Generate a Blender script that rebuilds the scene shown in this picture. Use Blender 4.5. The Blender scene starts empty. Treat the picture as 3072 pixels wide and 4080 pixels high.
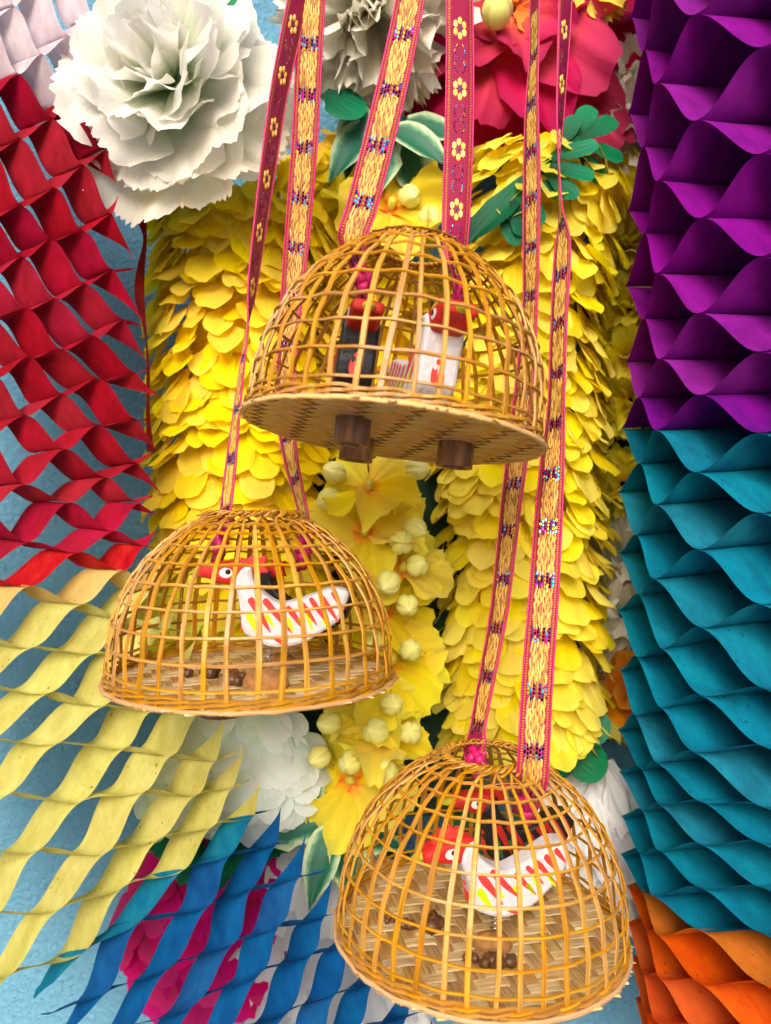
import bpy, math, random
from mathutils import Vector, Matrix, noise
R = math.radians
PI = math.pi
sc = bpy.context.scene
col = sc.collection

# ---------------------------------------------------------------- camera, sky, sun, exposure
CAM_Z = 150.0            # cm above the ground
F = 3080.0               # focal length in photograph pixels (3072 x 4080)
cam_d = bpy.data.cameras.new("camera")
cam = bpy.data.objects.new("camera", cam_d)
col.objects.link(cam)
cam.location = (0, 0, CAM_Z / 100)
cam.rotation_euler = (R(90), 0, 0)
cam_d.sensor_fit = 'VERTICAL'
cam_d.sensor_height = 36.0
cam_d.lens = F / 4080 * 36
cam_d.clip_start = 0.01
cam_d.clip_end = 100
cam_d.dof.use_dof = True
cam_d.dof.focus_distance = 0.33
cam_d.dof.aperture_fstop = 10.5
sc.camera = cam

SUN_DIR = Vector((-0.12, -0.84, 0.53)).normalized()      # towards the sun
w = bpy.data.worlds.new("World")
sc.world = w
w.use_nodes = True
nt = w.node_tree
bg = nt.nodes["Background"]
sky = nt.nodes.new("ShaderNodeTexSky")
sky.sky_type = 'NISHITA'
sky.sun_disc = False
sky.sun_elevation = math.asin(SUN_DIR.z)
sky.sun_rotation = math.atan2(SUN_DIR.x, SUN_DIR.y)
sky.dust_density = 6.0
sky.ozone_density = 0.6
nt.links.new(sky.outputs[0], bg.inputs[0])
bg.inputs[1].default_value = 0.15
sun_d = bpy.data.lights.new("sun", 'SUN')
sun_d.energy = 1.5
sun_d.angle = R(40)
sun_d.color = (1.0, 0.985, 0.96)
sun = bpy.data.objects.new("sun", sun_d)
col.objects.link(sun)
sun.rotation_euler = SUN_DIR.to_track_quat('Z', 'Y').to_euler()
sc.view_settings.view_transform = 'Standard'
sc.view_settings.look = 'None'
sc.view_settings.gamma = 1
sc.view_settings.use_curve_mapping = False
sc.view_settings.exposure = 0.5
sc.render.engine = 'CYCLES'
sc.cycles.max_bounces = 5
sc.cycles.diffuse_bounces = 4
sc.cycles.glossy_bounces = 2
sc.cycles.transmission_bounces = 3
sc.cycles.use_adaptive_sampling = True
sc.cycles.adaptive_threshold = 0.02


# ---------------------------------------------------------------- helpers
def P(u, v, Y):
    """a point Y cm in front of the lens, in metres"""
    return Vector(((u - 1536) / F * Y, Y, (2040 - v) / F * Y + CAM_Z)) * 0.01


def srgb(r, g, b):
    f = lambda c: (c / 255 / 12.92) if c / 255 <= 0.04045 else ((c / 255 + 0.055) / 1.055) ** 2.4
    return (f(r), f(g), f(b))


def lerp(a, b, t):
    return a + (b - a) * t


def table(x, xs, ys):
    if x <= xs[0]:
        i = 0
    elif x >= xs[-1]:
        i = len(xs) - 2
    else:
        i = max(k for k in range(len(xs) - 1) if xs[k] <= x)
    t = (x - xs[i]) / (xs[i + 1] - xs[i])
    a, b = ys[i], ys[i + 1]
    if isinstance(a, tuple):
        return tuple(p + (q - p) * t for p, q in zip(a, b))
    return a + (b - a) * t


def smooth(t):
    t = max(0.0, min(1.0, t))
    return t * t * (3 - 2 * t)


def catmull(pts, n):
    """smooth chain through pts (tuples), n samples for each span"""
    out = []
    m = len(pts)
    for i in range(m - 1):
        p0, p1, p2, p3 = pts[max(i - 1, 0)], pts[i], pts[i + 1], pts[min(i + 2, m - 1)]
        for k in range(n):
            t = k / n
            out.append(tuple(0.5 * (2 * b + (c - a) * t + (2 * a - 5 * b + 4 * c - d) * t * t + (-a + 3 * b - 3 * c + d) * t ** 3)
                             for a, b, c, d in zip(p0, p1, p2, p3)))
    out.append(tuple(pts[-1]))
    return out


def mesh(name, verts, faces, uvs=None, smooth_sh=True, cols=None):
    me = bpy.data.meshes.new(name)
    me.from_pydata([tuple(v) for v in verts], [], faces)
    if uvs:
        uvl = me.uv_layers.new(name="UVMap")
        li = [0] * len(me.loops)
        me.loops.foreach_get("vertex_index", li)
        flat = []
        for i in li:
            flat += [uvs[i][0], uvs[i][1]]
        uvl.data.foreach_set("uv", flat)
    if cols:
        ca = me.color_attributes.new("thread", 'FLOAT_COLOR', 'POINT')
        flat = []
        for c in cols:
            flat += [c[0], c[1], c[2], 1.0]
        ca.data.foreach_set("color", flat)
    if smooth_sh:
        me.polygons.foreach_set("use_smooth", [True] * len(me.polygons))
    me.update()
    return me


def obj(name, me, mat=None, parent=None, M=None):
    o = bpy.data.objects.new(name, me)
    col.objects.link(o)
    if parent:
        o.parent = parent
    if M is not None:
        o.matrix_local = M
    if mat and me and not me.materials:
        me.materials.append(mat)
    return o


def thing(name, label, cat, loc, group=None, M=None):
    o = bpy.data.objects.new(name, None)
    o.empty_display_size = 0.01
    col.objects.link(o)
    if M is not None:
        o.matrix_world = M
    else:
        o.location = loc
    o["label"] = label
    o["category"] = cat
    if group:
        o["group"] = group
    return o


def grid(nu, nv, f):
    """f(s, t) -> point; s, t in 0..1; returns verts, faces, uvs"""
    vs, us, fs = [], [], []
    for i in range(nu + 1):
        for j in range(nv + 1):
            vs.append(f(i / nu, j / nv))
            us.append((i / nu, j / nv))
    for i in range(nu):
        for j in range(nv):
            a = i * (nv + 1) + j
            fs.append((a, a + nv + 1, a + nv + 2, a + 1))
    return vs, fs, us


class MB:
    """collects shapes for ONE mesh"""
    def __init__(self):
        self.v, self.f, self.u, self.c = [], [], [], []

    def add(self, v, f, u=None, c=None):
        o = len(self.v)
        self.v += [Vector(p) for p in v]
        self.f += [tuple(i + o for i in q) for q in f]
        self.u += u if u else [(0, 0)] * len(v)
        if c is not None:
            self.c += [c] * len(v)
        return self

    def mesh(self, name, smooth_sh=True):
        return mesh(name, self.v, self.f, self.u, smooth_sh, self.c if self.c else None)


def tube(pts, rad, n=6, closed=False):
    """round tube along points; rad number or list"""
    pts = [Vector(p) for p in pts]
    m = len(pts)
    vs, fs, us = [], [], []
    up = Vector((0.13, 0.21, 0.97))
    for i, p in enumerate(pts):
        a = pts[(i - 1) % m] if closed else pts[max(i - 1, 0)]
        b = pts[(i + 1) % m] if closed else pts[min(i + 1, m - 1)]
        t = (b - a).normalized()
        x = t.cross(up)
        if x.length < 1e-6:
            x = t.cross(Vector((1, 0, 0)))
        x.normalize()
        y = x.cross(t)
        r = rad[i] if isinstance(rad, (list, tuple)) else rad
        for k in range(n):
            an = 2 * PI * k / n
            vs.append(p + (x * math.cos(an) + y * math.sin(an)) * r)
            us.append((i / m, k / n))
    rng = m if closed else m - 1
    for i in range(rng):
        for k in range(n):
            a, b = i * n + k, i * n + (k + 1) % n
            c, d = ((i + 1) % m) * n + (k + 1) % n, ((i + 1) % m) * n + k
            fs.append((a, b, c, d))
    if not closed:
        fs.append(tuple(range(n - 1, -1, -1)))
        fs.append(tuple((m - 1) * n + k for k in range(n)))
    return vs, fs, us


def band(pts, sides, norms, wid, thk, closed=False):
    """flat splint: rectangular section, wid across sides, thk along norms (lists of vectors)"""
    m = len(pts)
    vs, fs, us = [], [], []
    for i in range(m):
        w_ = (wid[i] if isinstance(wid, list) else wid) / 2
        h = thk / 2
        p, s, n_ = pts[i], sides[i], norms[i]
        for (a, b) in ((-w_, -h), (-w_ * 0.8, h), (w_ * 0.8, h), (w_, -h)):
            vs.append(p + s * a + n_ * b)
        us += [(i * 0.25, 0.0), (i * 0.25, 0.3), (i * 0.25, 0.7), (i * 0.25, 1.0)]
    rng = m if closed else m - 1
    for i in range(rng):
        j = (i + 1) % m
        for k in range(4):
            l = (k + 1) % 4
            fs.append((i * 4 + k, i * 4 + l, j * 4 + l, j * 4 + k))
    if not closed:
        fs.append((3, 2, 1, 0))
        fs.append(tuple((m - 1) * 4 + k for k in range(4)))
    return vs, fs, us


def frame(o, x, z):
    x = x.normalized()
    y = z.cross(x).normalized()
    z = x.cross(y).normalized()
    return Matrix(((x.x, y.x, z.x, o.x), (x.y, y.y, z.y, o.y), (x.z, y.z, z.z, o.z), (0, 0, 0, 1)))


# ---------------------------------------------------------------- materials
def new_mat(name):
    m = bpy.data.materials.new(name)
    m.use_nodes = True
    t = m.node_tree
    b = t.nodes["Principled BSDF"]
    return m, t, b


def ramp(t, stops):
    r = t.nodes.new("ShaderNodeValToRGB")
    e = r.color_ramp.elements
    while len(e) < len(stops):
        e.new(0.5)
    for k, (p, c) in enumerate(stops):
        e[k].position = p
        e[k].color = (*c, 1)
    return r


def hue_jitter(t, color_out, hue, sat, val):
    """each piece its own slight shade of dye"""
    oi = t.nodes.new("ShaderNodeObjectInfo")
    hs = t.nodes.new("ShaderNodeHueSaturation")
    wn = t.nodes.new("ShaderNodeTexWhiteNoise")
    wn.noise_dimensions = '1D'
    t.links.new(oi.outputs["Random"], wn.inputs["W"])
    sep = t.nodes.new("ShaderNodeSeparateColor")
    t.links.new(wn.outputs["Color"], sep.inputs[0])
    for k, (nm, base, amp) in enumerate((("Hue", 0.5, hue), ("Saturation", 1.0, sat), ("Value", 1.0, val))):
        mr = t.nodes.new("ShaderNodeMapRange")
        mr.inputs[3].default_value = base - amp
        mr.inputs[4].default_value = base + amp
        t.links.new(sep.outputs[k], mr.inputs[0])
        t.links.new(mr.outputs[0], hs.inputs[nm])
    t.links.new(color_out, hs.inputs["Color"])
    return hs.outputs[0]


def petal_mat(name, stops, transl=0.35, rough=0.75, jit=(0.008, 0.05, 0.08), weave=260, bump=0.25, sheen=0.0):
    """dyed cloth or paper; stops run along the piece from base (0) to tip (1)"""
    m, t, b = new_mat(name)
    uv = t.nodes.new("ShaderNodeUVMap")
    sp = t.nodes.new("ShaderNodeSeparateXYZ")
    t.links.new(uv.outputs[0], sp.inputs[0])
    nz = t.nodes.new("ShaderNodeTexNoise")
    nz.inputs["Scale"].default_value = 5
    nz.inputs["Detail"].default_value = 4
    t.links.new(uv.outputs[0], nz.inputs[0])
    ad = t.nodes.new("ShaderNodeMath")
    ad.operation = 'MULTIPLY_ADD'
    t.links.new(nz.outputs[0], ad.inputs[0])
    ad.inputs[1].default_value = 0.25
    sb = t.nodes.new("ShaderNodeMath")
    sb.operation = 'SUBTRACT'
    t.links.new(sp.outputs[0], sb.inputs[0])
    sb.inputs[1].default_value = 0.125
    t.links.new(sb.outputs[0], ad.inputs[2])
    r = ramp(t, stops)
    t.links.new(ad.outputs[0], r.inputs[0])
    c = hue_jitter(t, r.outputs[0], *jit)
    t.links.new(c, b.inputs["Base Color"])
    b.inputs["Roughness"].default_value = rough
    b.inputs["Specular IOR Level"].default_value = 0.25
    if sheen:
        b.inputs["Sheen Weight"].default_value = sheen
    # cloth weave and faint creases fanning along the petal
    bm = None
    if weave:
        geo = t.nodes.new("ShaderNodeTexCoord")
        mpc = t.nodes.new("ShaderNodeMapping")
        mpc.inputs["Scale"].default_value = (1.6, 11, 1)
        t.links.new(uv.outputs[0], mpc.inputs[0])
        nzc = t.nodes.new("ShaderNodeTexNoise")
        nzc.inputs["Scale"].default_value = 1.0
        nzc.inputs["Detail"].default_value = 3
        t.links.new(mpc.outputs[0], nzc.inputs[0])
        bc = t.nodes.new("ShaderNodeBump")
        bc.inputs["Strength"].default_value = 0.35
        bc.inputs["Distance"].default_value = 0.0016
        t.links.new(nzc.outputs[0], bc.inputs["Height"])
        nz2 = t.nodes.new("ShaderNodeTexNoise")
        nz2.inputs["Scale"].default_value = weave * 3.2
        nz2.inputs["Detail"].default_value = 2
        t.links.new(geo.outputs["Object"], nz2.inputs[0])
        bm = t.nodes.new("ShaderNodeBump")
        bm.inputs["Strength"].default_value = bump
        bm.inputs["Distance"].default_value = 0.0006
        t.links.new(nz2.outputs[0], bm.inputs["Height"])
        t.links.new(bc.outputs[0], bm.inputs["Normal"])
        t.links.new(bm.outputs[0], b.inputs["Normal"])
    tr = t.nodes.new("ShaderNodeBsdfTranslucent")
    t.links.new(c, tr.inputs[0])
    mx = t.nodes.new("ShaderNodeMixShader")
    mx.inputs[0].default_value = transl
    t.links.new(b.outputs[0], mx.inputs[1])
    t.links.new(tr.outputs[0], mx.inputs[2])
    t.links.new(mx.outputs[0], t.nodes["Material Output"].inputs[0])
    return m


def paper_mat(name, c1, c2, transl=0.3, speck=None):
    """tissue paper: faint cloudy dye, long faint creases, a few dark specks"""
    m, t, b = new_mat(name)
    uv = t.nodes.new("ShaderNodeUVMap")
    mp = t.nodes.new("ShaderNodeMapping")
    mp.inputs["Scale"].default_value = (1.5, 16, 1)
    t.links.new(uv.outputs[0], mp.inputs[0])
    nz = t.nodes.new("ShaderNodeTexNoise")
    nz.inputs["Scale"].default_value = 1.0
    nz.inputs["Detail"].default_value = 3
    t.links.new(mp.outputs[0], nz.inputs[0])
    tc = t.nodes.new("ShaderNodeTexCoord")
    nb = t.nodes.new("ShaderNodeTexNoise")
    nb.inputs["Scale"].default_value = 70
    nb.inputs["Detail"].default_value = 8
    nb.inputs["Roughness"].default_value = 0.65
    t.links.new(tc.outputs["Object"], nb.inputs[0])
    mxv = t.nodes.new("ShaderNodeMath")
    mxv.operation = 'MULTIPLY_ADD'
    mxv.inputs[1].default_value = 0.22
    t.links.new(nz.outputs[0], mxv.inputs[0])
    hv = t.nodes.new("ShaderNodeMath")
    hv.operation = 'MULTIPLY'
    hv.inputs[1].default_value = 0.78
    t.links.new(nb.outputs[0], hv.inputs[0])
    t.links.new(hv.outputs[0], mxv.inputs[2])
    r = ramp(t, [(0.38, c1), (0.62, c2)])
    t.links.new(mxv.outputs[0], r.inputs[0])
    c = hue_jitter(t, r.outputs[0], 0.004, 0.03, 0.05)
    if speck:
        vo = t.nodes.new("ShaderNodeTexNoise")
        vo.inputs["Scale"].default_value = 420
        vo.inputs["Detail"].default_value = 1
        t.links.new(tc.outputs["Object"], vo.inputs[0])
        rs = ramp(t, [(0.74, (0, 0, 0)), (0.77, (1, 1, 1))])
        t.links.new(vo.outputs[0], rs.inputs[0])
        ml = t.nodes.new("ShaderNodeMixRGB")
        t.links.new(rs.outputs[0], ml.inputs[0])
        t.links.new(c, ml.inputs[1])
        ml.inputs[2].default_value = (*speck, 1)
        c = ml.outputs[0]
    t.links.new(c, b.inputs["Base Color"])
    b.inputs["Roughness"].default_value = 0.8
    b.inputs["Specular IOR Level"].default_value = 0.15
    bp = t.nodes.new("ShaderNodeBump")
    bp.inputs["Strength"].default_value = 0.4
    bp.inputs["Distance"].default_value = 0.001
    t.links.new(mxv.outputs[0], bp.inputs["Height"])
    t.links.new(bp.outputs[0], b.inputs["Normal"])
    tr = t.nodes.new("ShaderNodeBsdfTranslucent")
    t.links.new(c, tr.inputs[0])
    mx = t.nodes.new("ShaderNodeMixShader")
    mx.inputs[0].default_value = transl
    t.links.new(b.outputs[0], mx.inputs[1])
    t.links.new(tr.outputs[0], mx.inputs[2])
    t.links.new(mx.outputs[0], t.nodes["Material Output"].inputs[0])
    return m


def fibre_mat(name, dark, mid, light, rough=0.4, across=9, along=0.6, jit=(0.006, 0.06, 0.12), spec=0.5):
    """split bamboo: long fibres along uv.x"""
    m, t, b = new_mat(name)
    uv = t.nodes.new("ShaderNodeUVMap")
    oi = t.nodes.new("ShaderNodeObjectInfo")
    mp = t.nodes.new("ShaderNodeMapping")
    mp.inputs["Scale"].default_value = (along, across, 1)
    t.links.new(uv.outputs[0], mp.inputs[0])
    cb = t.nodes.new("ShaderNodeCombineXYZ")
    ms = t.nodes.new("ShaderNodeMath")
    ms.operation = 'MULTIPLY'
    ms.inputs[1].default_value = 53
    t.links.new(oi.outputs["Random"], ms.inputs[0])
    t.links.new(ms.outputs[0], cb.inputs[2])
    t.links.new(ms.outputs[0], cb.inputs[0])
    va = t.nodes.new("ShaderNodeVectorMath")
    t.links.new(mp.outputs[0], va.inputs[0])
    t.links.new(cb.outputs[0], va.inputs[1])
    nz = t.nodes.new("ShaderNodeTexNoise")
    nz.inputs["Scale"].default_value = 1
    nz.inputs["Detail"].default_value = 5
    nz.inputs["Roughness"].default_value = 0.6
    t.links.new(va.outputs[0], nz.inputs[0])
    r = ramp(t, [(0.30, dark), (0.5, mid), (0.7, light)])
    t.links.new(nz.outputs[0], r.inputs[0])
    c = hue_jitter(t, r.outputs[0], *jit)
    t.links.new(c, b.inputs["Base Color"])
    b.inputs["Roughness"].default_value = rough
    b.inputs["Specular IOR Level"].default_value = spec
    bp = t.nodes.new("ShaderNodeBump")
    bp.inputs["Strength"].default_value = 0.4
    bp.inputs["Distance"].default_value = 0.0004
    t.links.new(nz.outputs[0], bp.inputs["Height"])
    t.links.new(bp.outputs[0], b.inputs["Normal"])
    return m


def paint_mat(name, c, rough=0.6, grain=0.12, bump=0.4, scale=350, spec=0.3):
    m, t, b = new_mat(name)
    tc = t.nodes.new("ShaderNodeTexCoord")
    nz = t.nodes.new("ShaderNodeTexNoise")
    nz.inputs["Scale"].default_value = scale
    nz.inputs["Detail"].default_value = 5
    t.links.new(tc.outputs["Object"], nz.inputs[0])
    r = ramp(t, [(0.3, tuple(x * (1 - grain * 1.5) for x in c)), (0.65, c)])
    t.links.new(nz.outputs[0], r.inputs[0])
    t.links.new(r.outputs[0], b.inputs["Base Color"])
    b.inputs["Roughness"].default_value = rough
    b.inputs["Specular IOR Level"].default_value = spec
    bp = t.nodes.new("ShaderNodeBump")
    bp.inputs["Strength"].default_value = bump
    bp.inputs["Distance"].default_value = 0.0008
    t.links.new(nz.outputs[0], bp.inputs["Height"])
    t.links.new(bp.outputs[0], b.inputs["Normal"])
    return m


def thread_mat(name, metallic, rough):
    m, t, b = new_mat(name)
    a = t.nodes.new("ShaderNodeAttribute")
    a.attribute_name = "thread"
    t.links.new(a.outputs["Color"], b.inputs["Base Color"])
    b.inputs["Metallic"].default_value = metallic
    b.inputs["Roughness"].default_value = rough
    return m


# wall: blue rough-cast plaster
def wall_mat():
    m, t, b = new_mat("blue_plaster")
    tc = t.nodes.new("ShaderNodeTexCoord")
    n1 = t.nodes.new("ShaderNodeTexNoise")
    n1.inputs["Scale"].default_value = 9
    n1.inputs["Detail"].default_value = 6
    n2 = t.nodes.new("ShaderNodeTexNoise")
    n2.inputs["Scale"].default_value = 330
    n2.inputs["Detail"].default_value = 6
    n2.inputs["Roughness"].default_value = 0.6
    n2.inputs["Distortion"].default_value = 0.6
    for n in (n1, n2):
        t.links.new(tc.outputs["Object"], n.inputs[0])
    r = ramp(t, [(0.35, srgb(92, 148, 182)), (0.65, srgb(110, 170, 202))])
    t.links.new(n1.outputs[0], r.inputs[0])
    r2 = ramp(t, [(0.35, (0.8, 0.8, 0.8)), (0.6, (1, 1, 1))])
    t.links.new(n2.outputs[0], r2.inputs[0])
    mm = t.nodes.new("ShaderNodeMixRGB")
    mm.blend_type = 'MULTIPLY'
    mm.inputs[0].default_value = 0.6
    t.links.new(r.outputs[0], mm.inputs[1])
    t.links.new(r2.outputs[0], mm.inputs[2])
    t.links.new(mm.outputs[0], b.inputs["Base Color"])
    b.inputs["Roughness"].default_value = 0.75
    b.inputs["Specular IOR Level"].default_value = 0.3
    bp = t.nodes.new("ShaderNodeBump")
    bp.inputs["Strength"].default_value = 0.8
    bp.inputs["Distance"].default_value = 0.005
    t.links.new(n2.outputs[0], bp.inputs["Height"])
    t.links.new(bp.outputs[0], b.inputs["Normal"])
    return m


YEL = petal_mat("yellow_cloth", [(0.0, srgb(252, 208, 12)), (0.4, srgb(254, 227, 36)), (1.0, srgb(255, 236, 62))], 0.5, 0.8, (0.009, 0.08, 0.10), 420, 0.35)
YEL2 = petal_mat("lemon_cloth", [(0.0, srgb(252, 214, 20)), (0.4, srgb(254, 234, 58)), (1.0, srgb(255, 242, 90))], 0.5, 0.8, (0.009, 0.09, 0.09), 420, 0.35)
YELR = petal_mat("yellow_gauze", [(0.0, srgb(255, 110, 10)), (0.07, srgb(252, 186, 20)), (0.2, srgb(250, 222, 36)), (1.0, srgb(246, 234, 70))], 0.4, 0.7, (0.01, 0.05, 0.08), 320, 0.6, 0.2)
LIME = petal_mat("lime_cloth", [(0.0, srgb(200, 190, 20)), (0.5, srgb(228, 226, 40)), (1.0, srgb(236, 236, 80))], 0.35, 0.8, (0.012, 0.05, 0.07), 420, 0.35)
WHITE = petal_mat("white_cloth", [(0.0, srgb(196, 226, 150)), (0.35, srgb(226, 240, 206)), (0.65, srgb(243, 244, 234)), (1.0, srgb(248, 245, 240))], 0.5, 0.7, (0.0, 0.08, 0.03), 380, 0.6, 0.2)
WHITE2 = petal_mat("cream_cloth", [(0.0, srgb(210, 205, 165)), (0.5, srgb(232, 226, 205)), (1.0, srgb(238, 234, 222))], 0.3, 0.7, (0.0, 0.08, 0.05), 380, 0.6, 0.2)
MINT = petal_mat("mint_white_satin", [(0.0, srgb(206, 234, 214)), (0.5, srgb(228, 242, 234)), (1.0, srgb(238, 246, 243))], 0.35, 0.42, (0.01, 0.06, 0.05), 420, 0.4)
SATIN = petal_mat("white_satin", [(0.0, srgb(222, 226, 228)), (1.0, srgb(243, 243, 245))], 0.32, 0.32, (0.01, 0.06, 0.05), 420, 0.4)
PINK = petal_mat("magenta_cloth", [(0.0, srgb(190, 10, 90)), (1.0, srgb(232, 18, 128))], 0.3, 0.8, (0.01, 0.05, 0.1), 420, 0.35)
PEONY = petal_mat("coral_magenta_cloth", [(0.0, srgb(226, 110, 56)), (0.3, srgb(214, 76, 62)), (0.62, srgb(200, 34, 78)), (1.0, srgb(168, 6, 76))], 0.3, 0.75, (0.008, 0.05, 0.08), 420, 0.35)
REDP = petal_mat("red_cloth", [(0.0, srgb(225, 90, 40)), (0.5, srgb(222, 45, 40)), (1.0, srgb(215, 20, 50))], 0.3, 0.75, (0.008, 0.05, 0.08), 420, 0.35)
GREEN = petal_mat("green_cloth", [(0.0, srgb(0, 62, 40)), (0.6, srgb(2, 104, 68)), (1.0, srgb(4, 120, 78))], 0.15, 0.5, (0.01, 0.08, 0.14), 420, 0.35)
ORAN = petal_mat("orange_cloth", [(0.0, srgb(226, 120, 10)), (1.0, srgb(246, 165, 20))], 0.3, 0.75, (0.008, 0.05, 0.08), 420, 0.35)


def leaf_mat():
    """green leaf with a pale margin"""
    m, t, b = new_mat("variegated_leaf")
    uv = t.nodes.new("ShaderNodeUVMap")
    sp = t.nodes.new("ShaderNodeSeparateXYZ")
    t.links.new(uv.outputs[0], sp.inputs[0])
    nz = t.nodes.new("ShaderNodeTexNoise")
    nz.inputs["Scale"].default_value = 9
    t.links.new(uv.outputs[0], nz.inputs[0])
    d = t.nodes.new("ShaderNodeMath"); d.operation = 'SUBTRACT'
    t.links.new(sp.outputs[1], d.inputs[0]); d.inputs[1].default_value = 0.5
    a = t.nodes.new("ShaderNodeMath"); a.operation = 'ABSOLUTE'
    t.links.new(d.outputs[0], a.inputs[0])
    k = t.nodes.new("ShaderNodeMath"); k.operation = 'MULTIPLY_ADD'
    t.links.new(nz.outputs[0], k.inputs[0]); k.inputs[1].default_value = 0.22
    t.links.new(a.outputs[0], k.inputs[2])
    r = ramp(t, [(0.34, srgb(20, 92, 70)), (0.44, srgb(80, 140, 105)), (0.53, srgb(172, 190, 152))])
    t.links.new(k.outputs[0], r.inputs[0])
    c = hue_jitter(t, r.outputs[0], 0.01, 0.1, 0.12)
    t.links.new(c, b.inputs["Base Color"])
    b.inputs["Roughness"].default_value = 0.6
    return m


VLEAF = leaf_mat()
BUD = paint_mat("bud_plastic", srgb(232, 230, 134), 0.3, 0.05, 0.1, 90, 0.5)
STEM = paint_mat("stem_plastic", srgb(214, 196, 70), 0.5, 0.1, 0.2)
CORE = paint_mat("yellow_core", srgb(250, 212, 16), 0.9, 0.15)
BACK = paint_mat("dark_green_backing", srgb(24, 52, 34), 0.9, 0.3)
BAMBOO = fibre_mat("amber_bamboo", srgb(134, 84, 8), srgb(182, 124, 18), srgb(206, 154, 56), 0.36, 4.5, 0.5, (0.005, 0.08, 0.16))
BAMBOO2 = fibre_mat("amber_bamboo_thin", srgb(130, 80, 8), srgb(176, 120, 18), srgb(202, 150, 56), 0.36, 3.0, 0.3, (0.005, 0.08, 0.16))
STRAW = fibre_mat("pale_straw", srgb(150, 116, 66), srgb(206, 176, 122), srgb(232, 212, 168), 0.5, 16, 0.5, (0.008, 0.1, 0.1))
STRAW2 = fibre_mat("ochre_straw", srgb(112, 78, 34), srgb(178, 138, 82), srgb(206, 174, 118), 0.5, 18, 0.4, (0.008, 0.1, 0.12))
STRAW3 = fibre_mat("brown_straw", srgb(120, 78, 34), srgb(176, 126, 66), srgb(204, 160, 96), 0.5, 14, 0.4, (0.008, 0.1, 0.12))
RIMM = fibre_mat("pale_rim", srgb(150, 104, 54), srgb(200, 156, 100), srgb(228, 198, 150), 0.5, 4, 0.3)
FOOT = fibre_mat("brown_bamboo_foot", srgb(70, 40, 18), srgb(110, 68, 34), srgb(150, 100, 54), 0.45, 12, 0.5)
BWHITE = paint_mat("white_paint", srgb(226, 224, 230), 0.65, 0.1, 0.7, 420)
BBLACK = paint_mat("black_paint", srgb(30, 29, 34), 0.45, 0.2, 0.6, 300, 0.4)
BRED = paint_mat("red_paint", srgb(226, 48, 44), 0.5, 0.15, 0.5)
NRED = paint_mat("coral_paint", srgb(250, 70, 66), 0.5, 0.1, 0.2)
NYEL = paint_mat("fluorescent_yellow_paint", srgb(206, 246, 20), 0.5, 0.05, 0.2)
NGRN = paint_mat("green_paint", srgb(40, 110, 60), 0.5, 0.1, 0.2)
DRED = paint_mat("dark_red_paint", srgb(190, 40, 30), 0.5, 0.1, 0.2)
BEAK = paint_mat("beak_paint", srgb(196, 200, 50), 0.5, 0.2, 0.3)
EYEW = paint_mat("eye_white", srgb(240, 238, 236), 0.4, 0.02, 0.05)
EYEB = paint_mat("eye_black", srgb(16, 16, 22), 0.2, 0.02, 0.05)
GLUE = paint_mat("brown_glue", srgb(112, 72, 40), 0.35, 0.5, 1.0, 240, 0.5)
CORK = paint_mat("cork", srgb(176, 124, 70), 0.8, 0.35, 0.7, 260)
m_, t_, b_ = new_mat("spring_steel")
b_.inputs["Metallic"].default_value = 1.0
b_.inputs["Base Color"].default_value = (0.55, 0.53, 0.5, 1)
b_.inputs["Roughness"].default_value = 0.3
STEEL = m_
GOLDT = thread_mat("gold_thread", 0.0, 0.55)
SPARK = thread_mat("metallic_thread", 0.9, 0.25)


def ribbon_mat():
    m, t, b = new_mat("woven_magenta")
    uv = t.nodes.new("ShaderNodeUVMap")
    sp = t.nodes.new("ShaderNodeSeparateXYZ")
    t.links.new(uv.outputs[0], sp.inputs[0])

    def mth(op, a, bb=None):
        n = t.nodes.new("ShaderNodeMath"); n.operation = op
        for k, x in enumerate((a, bb)):
            if x is None:
                continue
            if isinstance(x, (int, float)):
                n.inputs[k].default_value = x
            else:
                t.links.new(x, n.inputs[k])
        return n.outputs[0]
    # uv.x runs along in cm, uv.y across 0..1
    rib = mth('MULTIPLY', mth('ADD', mth('SINE', mth('MULTIPLY', sp.outputs[0], 2 * PI * 17)), 1.0), 0.5)
    ax = mth('ABSOLUTE', mth('SUBTRACT', sp.outputs[1], 0.5))
    line = mth('LESS_THAN', mth('ABSOLUTE', mth('SUBTRACT', ax, 0.395)), 0.034)
    dots = mth('MULTIPLY', line, mth('GREATER_THAN', mth('SINE', mth('MULTIPLY', sp.outputs[0], 2 * PI * 10)), -0.2))
    nz = t.nodes.new("ShaderNodeTexNoise")
    nz.inputs["Scale"].default_value = 14
    t.links.new(uv.outputs[0], nz.inputs[0])
    r = ramp(t, [(0.1, srgb(116, 3, 48)), (0.9, srgb(178, 8, 78))])
    t.links.new(mth('ADD', mth('MULTIPLY', rib, 0.6), mth('MULTIPLY', nz.outputs[0], 0.4)), r.inputs[0])
    mm = t.nodes.new("ShaderNodeMixRGB")
    t.links.new(dots, mm.inputs[0])
    t.links.new(r.outputs[0], mm.inputs[1])
    mm.inputs[2].default_value = (*srgb(184, 126, 40), 1)
    t.links.new(mm.outputs[0], b.inputs["Base Color"])
    b.inputs["Roughness"].default_value = 0.5
    bp = t.nodes.new("ShaderNodeBump")
    bp.inputs["Strength"].default_value = 0.5
    bp.inputs["Distance"].default_value = 0.0004
    t.links.new(rib, bp.inputs["Height"])
    t.links.new(bp.outputs[0], b.inputs["Normal"])
    return m


RIB = ribbon_mat()
CORD = fibre_mat("pink_edge_cord", srgb(160, 4, 72), srgb(204, 12, 100), srgb(224, 44, 124), 0.5, 1.0, 9.0, (0, 0, 0))

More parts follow.
